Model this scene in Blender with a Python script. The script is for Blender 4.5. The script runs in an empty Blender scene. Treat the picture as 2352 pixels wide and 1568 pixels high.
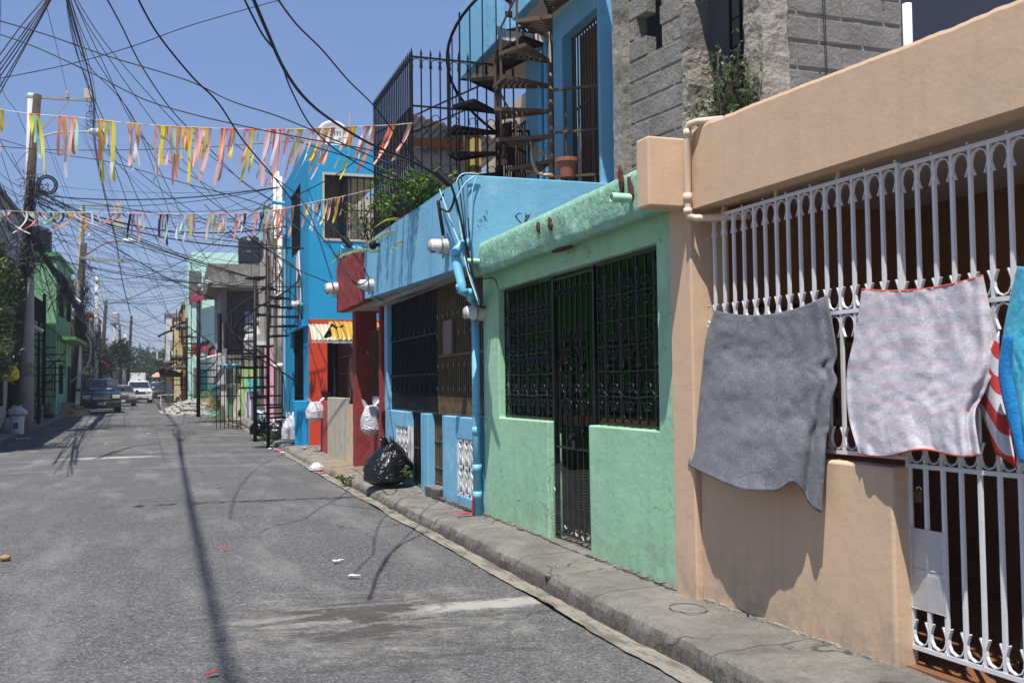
import bpy, math, random
from mathutils import Vector, Matrix, noise
R=math.radians; rnd=random.Random(11)
SC=bpy.context.scene
# ---------------------------------------------------------------- camera
FPX=2286.67; CX=1176.0; CY=784.0; CAMH=1.6
ROLL=R(.7); PIT=R(2.46); YAW=R(19.1)
cd=bpy.data.cameras.new('camera'); cam=bpy.data.objects.new('camera',cd); SC.collection.objects.link(cam)
fw=Vector((math.sin(YAW)*math.cos(PIT),math.cos(YAW)*math.cos(PIT),math.sin(PIT)))
r0=Vector((math.cos(YAW),-math.sin(YAW),0)); u0=r0.cross(fw)
rt=math.cos(ROLL)*r0-math.sin(ROLL)*u0; up=math.sin(ROLL)*r0+math.cos(ROLL)*u0
cam.matrix_world=Matrix(((rt.x,up.x,-fw.x,0),(rt.y,up.y,-fw.y,0),(rt.z,up.z,-fw.z,CAMH),(0,0,0,1)))
cd.lens=35; cd.sensor_width=36; cd.clip_start=.05; cd.clip_end=3000
cd.dof.use_dof=True; cd.dof.focus_distance=10.5; cd.dof.aperture_fstop=5.6
SC.camera=cam
# ---------------------------------------------------------------- sky, sun, exposure
TX,TY=.24,.335                      # shadow offset per metre of height
w=bpy.data.worlds.new('World'); SC.world=w; w.use_nodes=True
nt=w.node_tree; sky=nt.nodes.new('ShaderNodeTexSky'); sky.sky_type='NISHITA'; sky.sun_disc=False
sky.sun_elevation=math.atan2(1,math.hypot(TX,TY)); sky.sun_rotation=math.atan2(-TX,-TY)
sky.altitude=0; sky.air_density=1.25; sky.dust_density=.6; sky.ozone_density=3.0
bg=nt.nodes['Background']; smx=nt.nodes.new('ShaderNodeMix'); smx.data_type='RGBA'; smx.inputs[0].default_value=.55; smx.inputs[7].default_value=(1.6,2.5,5.6,1)
nt.links.new(sky.outputs[0],smx.inputs[6]); nt.links.new(smx.outputs[2],bg.inputs[0]); bg.inputs[1].default_value=.082
sd=bpy.data.lights.new('sun','SUN'); sd.energy=5.0; sd.angle=R(.53); sd.color=(1,.955,.88)
so=bpy.data.objects.new('sun',sd); SC.collection.objects.link(so)
so.rotation_euler=Vector((TX,TY,-1)).to_track_quat('-Z','Y').to_euler()
SC.view_settings.view_transform='Standard'; SC.view_settings.look='None'; SC.view_settings.gamma=1
SC.view_settings.exposure=.55
SC.cycles.max_bounces=8; SC.cycles.diffuse_bounces=4; SC.cycles.glossy_bounces=3; SC.cycles.transparent_max_bounces=6
# ---------------------------------------------------------------- pixel (2352 wide photo) -> world
def ray(px,py):
    x=px-CX;y=py-CY
    return rt*x+up*(-y)+fw*FPX
def G(px,py,z=0.0):
    d=ray(px,py); return Vector((0,0,CAMH))+d*((z-CAMH)/d.z)
def PX(px,py,x):
    d=ray(px,py); return Vector((0,0,CAMH))+d*(x/d.x)
def PY(px,py,y):
    d=ray(px,py); return Vector((0,0,CAMH))+d*(y/d.y)
def PD(px,py,dep):
    d=ray(px,py); return Vector((0,0,CAMH))+d*(dep/FPX)
def sm(t): t=max(0,min(1,t)); return t*t*(3-2*t)
def H(y): return .13*sm((y-30)/11)+.30*sm((y-40)/10)
def GS(px,py):                      # on the sloping ground
    z=0
    for _ in range(12):
        p=G(px,py,z); z=H(p.y)
    return p
# ---------------------------------------------------------------- materials
MATS={}
def srgb(h):
    c=[int(h[i:i+2],16)/255 for i in (0,2,4)]
    return tuple((x/12.92 if x<=.04045 else ((x+.055)/1.055)**2.4) for x in c)
class NG:
    def __init__(s,name):
        m=bpy.data.materials.new(name); m.use_nodes=True; s.m=m; s.t=m.node_tree
        s.b=s.t.nodes['Principled BSDF']; s.o=s.t.nodes['Material Output']
        s.pos=s.t.nodes.new('ShaderNodeNewGeometry').outputs['Position']
    def n(s,ty,**k):
        x=s.t.nodes.new(ty)
        for a,v in k.items(): setattr(x,a,v)
        return x
    def l(s,a,b): s.t.links.new(a,b)
    def val(s,v,inp):
        if hasattr(v,'links') or isinstance(v,bpy.types.NodeSocket): s.l(v,inp)
        else: inp.default_value=v if not isinstance(v,tuple) or len(v)!=3 or inp.type!='RGBA' else (*v,1)
    def mapv(s,scale=(1,1,1),loc=(0,0,0)):
        x=s.n('ShaderNodeMapping'); s.l(s.pos,x.inputs[0]); x.inputs['Scale'].default_value=scale; x.inputs['Location'].default_value=loc; return x.outputs[0]
    def noise(s,scale,detail=4,rough=.55,vec=None,dist=0):
        x=s.n('ShaderNodeTexNoise'); s.l(vec or s.pos,x.inputs['Vector']); x.inputs['Scale'].default_value=scale
        x.inputs['Detail'].default_value=detail; x.inputs['Roughness'].default_value=rough; x.inputs['Distortion'].default_value=dist
        return x.outputs['Fac']
    def vor(s,scale,feature='F1',vec=None):
        x=s.n('ShaderNodeTexVoronoi',feature=feature); s.l(vec or s.pos,x.inputs['Vector']); x.inputs['Scale'].default_value=scale; return x.outputs['Distance'] if feature!='F1c' else x.outputs['Color']
    def ramp(s,fac,a,b,lo=0.,hi=1.):
        x=s.n('ShaderNodeMapRange'); s.l(fac,x.inputs[0]); x.inputs[1].default_value=a; x.inputs[2].default_value=b; x.inputs[3].default_value=lo; x.inputs[4].default_value=hi; return x.outputs[0]
    def math(s,op,a,b=0.):
        x=s.n('ShaderNodeMath',operation=op); s.val(a,x.inputs[0]); s.val(b,x.inputs[1]); return x.outputs[0]
    def mix(s,f,a,b):
        x=s.n('ShaderNodeMix',data_type='RGBA'); s.val(f,x.inputs[0]); s.val(a,x.inputs[6]); s.val(b,x.inputs[7]); return x.outputs[2]
    def bump(s,h,st,dist=.01,prev=None):
        x=s.n('ShaderNodeBump'); s.l(h,x.inputs['Height']); x.inputs['Strength'].default_value=st; x.inputs['Distance'].default_value=dist
        if prev is not None: s.l(prev,x.inputs['Normal'])
        return x.outputs[0]
def dk(c,k): return tuple(min(1,x*k) for x in c)
def M(name,col,rough=.75,var=.12,scale=1.5,bump=.25,bscale=25,spec=.3,metal=0,col2=None,c2=(.55,.7),c2scale=4,streak=0,streakcol=(.05,.05,.045),bdist=.01,coat=0,trans=0,sheen=0,base=None,crack=0):
    """painted / plain surface with blotches, stains, bump"""
    if name in MATS: return MATS[name]
    if isinstance(col,str): col=srgb(col)
    if isinstance(col2,str): col2=srgb(col2)
    g=NG(name)
    f=g.ramp(g.noise(scale,5,.6),.3,.7)
    c=g.mix(f,dk(col,1-var),dk(col,1+var))
    f2=g.ramp(g.noise(scale*9,3),.3,.7,0,.6); c=g.mix(f2,c,dk(col,1-var*.5))
    if col2:
        k=g.ramp(g.noise(c2scale,6,.65),c2[0],c2[1]); c=g.mix(k,c,col2)
    if streak:
        k=g.ramp(g.noise(1.0,4,.6,vec=g.mapv((9,9,.7))),.52,.75,0,streak); c=g.mix(k,c,streakcol)
    if base:   # splash stains near the pavement, own shape
        sp=g.n('ShaderNodeSeparateXYZ'); g.l(g.pos,sp.inputs[0])
        k=g.math('MULTIPLY',g.ramp(sp.outputs[2],base[0],base[1],1,0),g.ramp(g.noise(6,5,.7),.4,.62,0,.75)); c=g.mix(k,c,base[2])
    ck=None
    if crack:   # hairline cracks, mostly low on the wall
        nn=g.n('ShaderNodeTexNoise'); nn.inputs['Scale'].default_value=5; nn.inputs['Detail'].default_value=4; g.l(g.pos,nn.inputs['Vector'])
        mx=g.n('ShaderNodeMix',data_type='VECTOR'); mx.inputs[0].default_value=.25; g.l(g.pos,mx.inputs[4]); g.l(nn.outputs['Color'],mx.inputs[5])
        cv=g.n('ShaderNodeTexVoronoi',feature='DISTANCE_TO_EDGE'); g.l(mx.outputs[1],cv.inputs['Vector']); cv.inputs['Scale'].default_value=2.6
        ck=g.math('MULTIPLY',g.ramp(cv.outputs[0],.002,.010,1,0),g.ramp(g.noise(1.1,3),.50,.60,0,crack)); c=g.mix(ck,c,dk(col,.35))
        pt=g.math('MULTIPLY',g.ramp(g.noise(7,6,.75),.60,.63),g.ramp(g.noise(.8,2),.5,.65,0,crack*.7)); c=g.mix(pt,c,(.36,.34,.30))
    g.l(c,g.b.inputs['Base Color'])
    g.b.inputs['Roughness'].default_value=rough; g.b.inputs['Specular IOR Level'].default_value=spec; g.b.inputs['Metallic'].default_value=metal
    if coat: g.b.inputs['Coat Weight'].default_value=coat; g.b.inputs['Coat Roughness'].default_value=.15
    if sheen: g.b.inputs['Sheen Weight'].default_value=sheen
    if trans: g.b.inputs['Transmission Weight'].default_value=trans
    if bump:
        b1=g.bump(g.noise(bscale,6,.65),bump,bdist); b2=g.bump(g.noise(bscale*.15,3),bump*.6,bdist*4,b1); g.l(b2,g.b.inputs['Normal'])
    MATS[name]=g.m; return g.m
# ---------------------------------------------------------------- mesh builder
def V3(p): return Vector(p)
class MB:
    def __init__(s): s.v=[]; s.f=[]
    def add(s,vs,fs):
        o=len(s.v); s.v+=[tuple(v) for v in vs]; s.f+=[tuple(i+o for i in f) for f in fs]; return s
    def poly(s,pts): return s.add(pts,[tuple(range(len(pts)))])
    def box(s,x0,x1,y0,y1,z0,z1):
        v=[(x,y,z) for x in (x0,x1) for y in (y0,y1) for z in (z0,z1)]
        return s.add(v,[(0,1,3,2),(4,6,7,5),(0,4,5,1),(2,3,7,6),(0,2,6,4),(1,5,7,3)])
    def obox(s,c,ux,uy,uz):
        c,ux,uy,uz=map(Vector,(c,ux,uy,uz))
        v=[c+a*ux+b*uy+d*uz for a in (-1,1) for b in (-1,1) for d in (-1,1)]
        return s.add(v,[(0,1,3,2),(4,6,7,5),(0,4,5,1),(2,3,7,6),(0,2,6,4),(1,5,7,3)])
    def bar(s,p,q,w,h=None,upv=(0,0,1)):
        p,q=V3(p),V3(q); d=(q-p); L=d.length
        if L<1e-6: return s
        d/=L; u=Vector(upv)
        if abs(d.dot(u))>.95: u=Vector((1,0,0))
        a=d.cross(u).normalized(); b=a.cross(d); h=h or w
        return s.obox((p+q)/2,d*L/2,a*w/2,b*h/2)
    def tube(s,pts,r,n=6,closed=False,cap=True,r2=None):
        pts=[V3(p) for p in pts]; m=len(pts)
        if m<2: return s
        prevn=None; rings=[]
        for i,p in enumerate(pts):
            if closed: t=pts[(i+1)%m]-pts[i-1]
            else: t=pts[min(i+1,m-1)]-pts[max(i-1,0)]
            if t.length<1e-9: t=Vector((0,0,1))
            t.normalize()
            if prevn is None:
                a=Vector((0,0,1)) if abs(t.z)<.9 else Vector((1,0,0)); nn=(a-t*a.dot(t)).normalized()
            else:
                nn=prevn-t*prevn.dot(t); nn=nn.normalized() if nn.length>1e-6 else prevn
            prevn=nn; bb=t.cross(nn)
            rr=r if r2 is None else r+(r2-r)*i/(m-1)
            if callable(r): rr=r(i/(m-1))
            rings.append([p+(nn*math.cos(2*math.pi*k/n)+bb*math.sin(2*math.pi*k/n))*rr for k in range(n)])
        vs=[v for rg in rings for v in rg]; fs=[]
        for i in range(m if closed else m-1):
            j=(i+1)%m
            for k in range(n): fs.append((i*n+k,i*n+(k+1)%n,j*n+(k+1)%n,j*n+k))
        if cap and not closed: fs.append(tuple(range(n-1,-1,-1))); fs.append(tuple((m-1)*n+k for k in range(n)))
        return s.add(vs,fs)
    def lathe(s,prof,c,n=16,ax=(0,0,1),cap=True):
        c=V3(c); ax=V3(ax).normalized(); a=Vector((1,0,0)) if abs(ax.x)<.9 else Vector((0,1,0))
        a=(a-ax*a.dot(ax)).normalized(); b=ax.cross(a); vs=[];fs=[]
        for (rr,z) in prof:
            for k in range(n):
                t=2*math.pi*k/n; vs.append(c+ax*z+(a*math.cos(t)+b*math.sin(t))*rr)
        for i in range(len(prof)-1):
            for k in range(n): fs.append((i*n+k,i*n+(k+1)%n,(i+1)*n+(k+1)%n,(i+1)*n+k))
        if cap: fs.append(tuple(range(n-1,-1,-1))); fs.append(tuple((len(prof)-1)*n+k for k in range(n)))
        return s.add(vs,fs)
    def prism(s,pts,ext):
        pts=[V3(p) for p in pts]; e=V3(ext); n=len(pts)
        return s.add(pts+[p+e for p in pts],[tuple(range(n-1,-1,-1)),tuple(range(n,2*n))]+[(i,(i+1)%n,(i+1)%n+n,i+n) for i in range(n)])
    def grid(s,fn,nu,nv):
        vs=[fn(i/nu,j/nv) for i in range(nu+1) for j in range(nv+1)]
        return s.add(vs,[(i*(nv+1)+j,(i+1)*(nv+1)+j,(i+1)*(nv+1)+j+1,i*(nv+1)+j+1) for i in range(nu) for j in range(nv)])
    def panel(s,ax,a0,a1,u0,u1,z0,z1,holes=()):
        """wall slab normal to axis ax ('x' or 'y'), thickness a0..a1, with rectangular holes (u0,u1,z0,z1)"""
        us=sorted({u0,u1,*[h[i] for h in holes for i in (0,1) if u0<h[i]<u1]}); zs=sorted({z0,z1,*[h[i] for h in holes for i in (2,3) if z0<h[i]<z1]})
        nu,nz=len(us)-1,len(zs)-1
        def sol(i,j):
            if i<0 or j<0 or i>=nu or j>=nz: return False
            cu=(us[i]+us[i+1])/2; cz=(zs[j]+zs[j+1])/2
            return not any(h[0]<cu<h[1] and h[2]<cz<h[3] for h in holes)
        P=(lambda a,u,z:(a,u,z)) if ax=='x' else (lambda a,u,z:(u,a,z))
        for i in range(nu):
            for j in range(nz):
                if not sol(i,j): continue
                A,B,C_,D=us[i],us[i+1],zs[j],zs[j+1]
                s.poly([P(a0,A,C_),P(a0,B,C_),P(a0,B,D),P(a0,A,D)]); s.poly([P(a1,A,D),P(a1,B,D),P(a1,B,C_),P(a1,A,C_)])
                if not sol(i-1,j): s.poly([P(a0,A,C_),P(a0,A,D),P(a1,A,D),P(a1,A,C_)])
                if not sol(i+1,j): s.poly([P(a0,B,D),P(a0,B,C_),P(a1,B,C_),P(a1,B,D)])
                if not sol(i,j-1): s.poly([P(a0,B,C_),P(a0,A,C_),P(a1,A,C_),P(a1,B,C_)])
                if not sol(i,j+1): s.poly([P(a0,A,D),P(a0,B,D),P(a1,B,D),P(a1,A,D)])
        return s
    def build(s,name,mat,parent=None,smooth=False,bevel=0,merge=False,sub=0,solid=0,jit=0):
        off=Vector((0,0,0))
        if parent is not None:
            p=parent
            while p is not None: off+=p.location; p=p.parent
        vs=[Vector(v)-off for v in s.v]
        if jit: vs=[v+jit*(noise.noise_vector((v+off)*3.1)) for v in vs]
        me=bpy.data.meshes.new(name); me.from_pydata(vs,[],s.f); me.materials.append(mat)
        if merge or bevel or sub:
            import bmesh
            b=bmesh.new(); b.from_mesh(me); bmesh.ops.remove_doubles(b,verts=b.verts,dist=2e-4); bmesh.ops.recalc_face_normals(b,faces=b.faces); b.to_mesh(me); b.free()
        if smooth:
            for p in me.polygons: p.use_smooth=True
        o=bpy.data.objects.new(name,me); SC.collection.objects.link(o)
        if parent is not None: o.parent=parent
        if solid: md=o.modifiers.new('s','SOLIDIFY'); md.thickness=solid
        if bevel: md=o.modifiers.new('b','BEVEL'); md.width=bevel; md.segments=2; md.limit_method='ANGLE'; md.angle_limit=R(40)
        if sub: md=o.modifiers.new('u','SUBSURF'); md.levels=sub; md.render_levels=sub
        return o
def tag(o,label=None,cat=None,group=None,kind=None):
    if label: o['label']=label
    if cat: o['category']=cat
    if group: o['group']=group
    if kind: o['kind']=kind
    return o
def thing(name,label,cat,loc,group=None):
    o=bpy.data.objects.new(name,None); SC.collection.objects.link(o); o.location=Vector(loc); o.empty_display_size=.1
    return tag(o,label,cat,group)
def one(mb,name,mat,label,cat,group=None,**k):
    """a thing that is a single mesh, origin at its base"""
    xs=[v[0] for v in mb.v]; ys=[v[1] for v in mb.v]; zs=[v[2] for v in mb.v]
    c=Vector((sum(xs)/len(xs),sum(ys)/len(ys),min(zs))); mb.v=[tuple(Vector(v)-c) for v in mb.v]
    o=mb.build(name,mat,**k); o.location=c; return tag(o,label,cat,group)
def dup(o,loc,label=None,parent=None):
    c=o.copy(); SC.collection.objects.link(c); c.parent=parent
    if loc is not None: c.location=loc
    if label: c['label']=label
    for ch in o.children: dup(ch,None,None,c)
    return c
def struct(mb,name,mat,**k): return tag(mb.build(name,mat,**k),kind='structure')
def arc(c,r,a0,a1,n,u,v):
    c,u,v=V3(c),V3(u),V3(v); return [c+u*(r*math.cos(R(a0+(a1-a0)*i/n)))+v*(r*math.sin(R(a0+(a1-a0)*i/n))) for i in range(n+1)]
def spline(ps,n=6):
    ps=[V3(p) for p in ps]; out=[]
    for i in range(len(ps)-1):
        p0=ps[max(i-1,0)];p1=ps[i];p2=ps[i+1];p3=ps[min(i+2,len(ps)-1)]
        for k in range(n):
            t=k/n; out.append(.5*((2*p1)+(p2-p0)*t+(2*p0-5*p1+4*p2-p3)*t*t+(3*p1-p0-3*p2+p3)*t**3))
    out.append(ps[-1]); return out
def nz(x,y=0,z=0): return noise.noise(Vector((x,y,z)))
EX,EY,EZ=Vector((1,0,0)),Vector((0,1,0)),Vector((0,0,1))
# ================================================================ GROUND
def asphalt():
    g=NG('asphalt'); P=g.pos
    c=g.mix(g.ramp(g.noise(.8,5,.6),.3,.7),(.070,.070,.074),(.100,.099,.101))
    # stone aggregate
    v=g.n('ShaderNodeTexVoronoi'); g.l(P,v.inputs['Vector']); v.inputs['Scale'].default_value=75
    sp=g.n('ShaderNodeSeparateXYZ'); g.l(v.outputs['Color'],sp.inputs[0])
    c=g.mix(g.ramp(sp.outputs[0],.6,1.,0,.55),c,(.27,.265,.25)); c=g.mix(g.ramp(sp.outputs[1],.6,1.,0,.8),c,(.03,.03,.032))
    c=g.mix(g.ramp(g.noise(38,3,.7),.5,.8,0,.5),c,(.06,.06,.062))
    c=g.mix(g.ramp(g.noise(12,4,.7),.56,.8,0,.35),c,(.24,.235,.22))
    # dusty worn streaks along the street
    c=g.mix(g.ramp(g.noise(1,5,.6,vec=g.mapv((1.6,.35,1))),.5,.78,0,.5),c,(.25,.243,.225))
    c=g.mix(g.ramp(g.noise(1,5,.65,vec=g.mapv((.5,2.2,1),(3,7,0))),.58,.8,0,.28),c,(.22,.215,.2))
    def ell(cx,cy,rx,ry,nsc,namp,lo,hi):
        m=g.mapv((1/rx,1/ry,0),(-cx/rx,-cy/ry,0)); ln=g.n('ShaderNodeVectorMath',operation='LENGTH'); g.l(m,ln.inputs[0])
        d=g.math('ADD',ln.outputs['Value'],g.math('MULTIPLY',g.math('SUBTRACT',g.noise(nsc,5,.65,dist=.6),.5),namp)); return g.ramp(d,lo,hi,1,0)
    a=G(850,1425); k=ell(a.x,a.y,1.2,.85,3.2,2.6,.5,1.25); pale=g.ramp(g.noise(1,6,.7,vec=g.mapv((2.2,4.5,1),(1,0,0)),dist=.8),.40,.62)
    c=g.mix(g.math('MULTIPLY',g.math('MULTIPLY',k,pale),.42),c,(.36,.34,.30))
    k2=ell(a.x-.05,a.y,.95,.8,4,1.6,.5,1.1); dark=g.ramp(g.noise(1,6,.72,vec=g.mapv((1.5,4.2,1),(4,2,0)),dist=1.),.43,.50)
    c=g.mix(g.math('MULTIPLY',g.math('MULTIPLY',k2,dark),.85),c,(.045,.04,.036))
    a=G(980,1520); k=ell(a.x,a.y,1.3,.35,4,2.,.5,1.1); dk2=g.ramp(g.noise(1,6,.72,vec=g.mapv((2.5,6,1),(9,2,0)),dist=1.),.50,.59); c=g.mix(g.math('MULTIPLY',g.math('MULTIPLY',k,dk2),.6),c,(.045,.04,.038))
    ck=g.n('ShaderNodeTexVoronoi',feature='DISTANCE_TO_EDGE'); n2=g.n('ShaderNodeTexNoise'); n2.inputs['Scale'].default_value=2.5; n2.inputs['Detail'].default_value=5; g.l(P,n2.inputs['Vector'])
    m2=g.n('ShaderNodeMix',data_type='VECTOR'); m2.inputs[0].default_value=.3; g.l(P,m2.inputs[4]); g.l(n2.outputs['Color'],m2.inputs[5]); g.l(m2.outputs[1],ck.inputs['Vector']); ck.inputs['Scale'].default_value=.55
    c=g.mix(g.math('MULTIPLY',g.ramp(ck.outputs[0],.002,.007,.7,0),g.ramp(g.noise(.5,3),.48,.6)),c,(.03,.03,.03))
    a=G(1150,1385); k=ell(a.x,a.y,.75,.16,6,2.6,.5,1.1); c=g.mix(g.math('MULTIPLY',k,.7),c,(.36,.345,.315))
    # old trench repairs: rough pale concrete bands across the street
    for (x0,y0,x1,y1,w,dx0,dx1) in ((740,1100,1100,1104,.16,.3,2.6),(100,1060,410,1045,.22,-3.2,-1.2),(-1,-1,0,0,.1,0,0)):
        if x0<0: continue
        a=G((x0+x1)/2,(y0+y1)/2); k=ell(a.x,a.y,(dx1-dx0)/2+.2,w*1.6,5,1.5,.55,1.); c=g.mix(g.math('MULTIPLY',k,.8),c,(.38,.365,.32))
    for y,w in ((21.3,.25),(24.5,.35),(29,.3),(34,.6),(41,.5),(47,.8)):
        a=g.mapv((.12,1/w,0),(-.1,-y/w,0)); ln=g.n('ShaderNodeVectorMath',operation='LENGTH'); g.l(a,ln.inputs[0])
        d=g.math('ADD',ln.outputs['Value'],g.math('MULTIPLY',g.math('SUBTRACT',g.noise(2.3,5,.7),.5),2.6)); c=g.mix(g.ramp(d,.2,.9,.22,0),c,(.27,.26,.24))
    g.l(c,g.b.inputs['Base Color']); g.b.inputs['Roughness'].default_value=.85; g.b.inputs['Specular IOR Level'].default_value=.25
    b=g.bump(g.noise(170,3,.7),.55,.006); b=g.bump(v.outputs['Distance'],.4,.006,b); g.l(b,g.b.inputs['Normal']); return g.m
def concrete_walk():
    g=NG('walk_concrete'); c=g.mix(g.ramp(g.noise(2.2,6,.65),.3,.7),(.115,.107,.092),(.27,.255,.225))
    c=g.mix(g.ramp(g.noise(1,5,.7,vec=g.mapv((5,1.2,3))),.5,.72,0,.6),c,(.13,.123,.105))
    sp=g.n('ShaderNodeSeparateXYZ'); g.l(g.pos,sp.inputs[0])
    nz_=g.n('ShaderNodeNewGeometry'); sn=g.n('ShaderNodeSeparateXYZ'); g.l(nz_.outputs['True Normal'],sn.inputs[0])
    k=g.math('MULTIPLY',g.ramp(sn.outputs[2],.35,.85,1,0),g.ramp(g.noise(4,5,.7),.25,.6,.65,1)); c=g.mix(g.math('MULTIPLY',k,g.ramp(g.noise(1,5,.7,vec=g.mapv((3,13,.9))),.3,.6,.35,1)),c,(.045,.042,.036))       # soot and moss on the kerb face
    c=g.mix(g.ramp(g.noise(30,4,.7),.5,.75,0,.45),c,(.12,.115,.1))
    c=g.mix(g.ramp(g.noise(9,6,.75),.52,.7,0,.55),c,(.11,.1,.085))
    k=g.math('MULTIPLY',g.ramp(sp.outputs[1],15,17,0,1),g.math('MULTIPLY',g.ramp(sp.outputs[1],20,22,1,0),g.ramp(g.noise(3.5,5,.7),.45,.62,0,.8))); c=g.mix(k,c,(.36,.21,.09))
    jt=g.n('ShaderNodeMath',operation='PINGPONG'); g.l(sp.outputs[1],jt.inputs[0]); jt.inputs[1].default_value=.8; c=g.mix(g.ramp(jt.outputs[0],.004,.010,.8,0),c,(.05,.045,.04))
    cr=g.n('ShaderNodeTexVoronoi',feature='DISTANCE_TO_EDGE'); nn=g.n('ShaderNodeTexNoise'); nn.inputs['Scale'].default_value=4; g.l(g.pos,nn.inputs['Vector'])
    mx=g.n('ShaderNodeMix',data_type='VECTOR'); mx.inputs[0].default_value=.22; g.l(g.pos,mx.inputs[4]); g.l(nn.outputs['Color'],mx.inputs[5])
    g.l(mx.outputs[1],cr.inputs['Vector']); cr.inputs['Scale'].default_value=.95
    c=g.mix(g.math('MULTIPLY',g.ramp(cr.outputs[0],.002,.008,.85,0),g.ramp(g.noise(1.3,3),.42,.52)),c,(.035,.032,.028))
    g.l(c,g.b.inputs['Base Color']); g.b.inputs['Roughness'].default_value=.9
    b=g.bump(g.noise(45,6,.75),.9,.02); b=g.bump(g.noise(7,5,.7),.8,.06,b); g.l(b,g.b.inputs['Normal']); return g.m
ASPH=asphalt(); WALK=concrete_walk()
DIRT=M('bare_dirt',(.3,.27,.22),.95,.25,2,.5,30)
def RL(y):   # road left edge x
    return -4.55+.6*sm((y-34)/20)
def RR(y):   # kerb line right
    return 2.75-.9*sm((y-38)/14)-1.4*sm((y-56)/26)+.03*nz(y*.9,3)
gm=MB()
def gf(u,v):
    y=-30+1030*u**2.2; x=-260+520*v; return (x,y,H(y)-.05)
gm.grid(gf,60,8); struct(gm,'ground',DIRT)
rm=MB()
def rf(u,v):
    y=-6+190*u**1.6; a=RL(y)-.1; b=RR(y)-.16; x=a+(b-a)*v; return (x,y,H(y)+.035*(1-(2*v-1)**2)*.6+.004*nz(x*1.5,y*1.5))
rm.grid(rf,160,24); struct(rm,'road',ASPH,smooth=True)
gt=MB()
def gutf(u,v):
    y=1.2+40*u; e=2.585+.04*nz(y*.8,9)+.018*nz(y*6,2)
    x=e+(RR(y)+.02-e)*v; return (x,y,H(y)+.014-.012*v+.006*nz(x*6,y*6))
gt.grid(gutf,500,4)
GUT=NG('gutter_concrete'); c=GUT.mix(GUT.ramp(GUT.noise(3,5,.65),.35,.65),(.27,.245,.205),(.16,.145,.12))
c=GUT.mix(GUT.ramp(GUT.noise(1,6,.7,vec=GUT.mapv((9,2.2,1))),.5,.56,0,.85),c,(.1,.088,.07))
c=GUT.mix(GUT.ramp(GUT.noise(40,3,.7),.5,.75,0,.5),c,(.16,.15,.13)); GUT.l(c,GUT.b.inputs['Base Color']); GUT.b.inputs['Roughness'].default_value=.85
GUT.l(GUT.bump(GUT.noise(40,6,.7),.6,.012),GUT.b.inputs['Normal'])
struct(gt,'gutter',GUT.m,smooth=True)
sw=MB()
PR=[(0,-.05),(.004,.03),(.012,.08),(.03,.118),(.06,.14),(.11,.15),(.2,.154),(.33,.156),(.46,.158),(.6,.16),(.8,.16),(1.1,.16)]
def swf(u,v):
    y=.8+29.5*u; i=int(round(v*11)); d,z=PR[i]; rr=nz(y*.7,11)
    k=1+.12*nz(y*2.1,5); wob=.03*nz(y*3.3,i*.25)+.014*nz(y*14,i*.7)
    if 15.5<y<25: wob+=.05*nz(y*1.7,20); 
    step=-.025*sm((y-10.4)/.12)+.015*sm((y-14.8)/.15)-.05*sm((y-18)/.5)+.03*sm((y-24)/.3)
    if i<6: x=RR(y)+d*k*1.3+wob*.7
    else: x=RR(y)+d+wob*.3*(1-v)
    zz=z+step*(z>.05)+(.014*nz(x*5,y*5)+.008*nz(x*17,y*17))*(i>1)
    if 1<i<6: x-=.03*max(0,nz(y*2.6,50)-.15)-.02*abs(nz(y*9,i)); zz-=.05*max(0,nz(y*3.7,33)-.28)*(i<5)
    if y<5.6 and 3<i<9: zz+=.02*nz(x*7,y*7,4)-.008
    return (x,y,zz)
sw.grid(swf,640,11); struct(sw,'sidewalk',WALK,smooth=True)
s2=MB()
def s2f(u,v):
    y=30.2+120*u; i=round(v*4); d,z=[(0,-.05),(.03,.1),(.1,.13),(1.2,.13),(2.6,.13)][i]; return (RR(y)+d+.05*nz(y*.8,i),y,H(y)+z+.02*nz(y*2,i))
s2.grid(s2f,160,4); struct(s2,'sidewalk',WALK,smooth=True)
s3=MB()
def s3f(u,v):
    y=2+150*u; i=round(v*4); d,z=[(0,-.05),(.03,.12),(.1,.15),(1.3,.15),(3.0,.15)][i]; return (RL(y)-d+.05*nz(y*.8,i+9),y,H(y)+z+.02*nz(y*2,i))
s3.grid(s3f,200,4); struct(s3,'sidewalk',WALK,smooth=True)
# far hills with trees as one mass
hm=MB()
def hf(u,v):
    x=-240+420*u; y=230+60*v; return (x,y,H(200)-1+ (5+5*nz(x*.02,3)+3*nz(x*.09,8)+1.5*nz(x*.4,y*.1))*math.sin(math.pi*min(1,v*.9+.05)))
hm.grid(hf,260,8); struct(hm,'wooded_hill',M('hill_green',(.05,.075,.035),.9,.4,.12,.8,2,bdist=.6),smooth=True)
# ================================================================ MATERIALS (houses)
ORG=M('peach_render',(.575,.405,.268),.85,.05,.7,.17,34,.2,col2=(.49,.36,.255),c2=(.5,.8),c2scale=.9,streak=.28,streakcol=(.36,.28,.21),base=(.15,.55,(.28,.23,.18)),crack=.16)
GRN=M('mint_render',(.31,.55,.355),.8,.10,1.2,.5,16,.3,col2=(.21,.36,.26),c2=(.55,.78),c2scale=1.7,streak=.3,streakcol=(.2,.32,.23),base=(.15,.6,(.26,.32,.22)),crack=.9)
EAV=M('mint_rough_eave',(.23,.45,.32),.7,.16,4,.9,14,.4,col2=(.42,.6,.48),c2=(.56,.66),c2scale=6,streak=.35,streakcol=(.12,.24,.17),bdist=.03)
LBL=M('sky_blue_render',(.17,.42,.60),.75,.09,1.1,.45,18,.3,col2=(.27,.50,.66),c2=(.6,.72),c2scale=1.3,streak=.35,streakcol=(.12,.33,.48),base=(.15,.55,(.2,.36,.42)),crack=.7)
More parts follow.
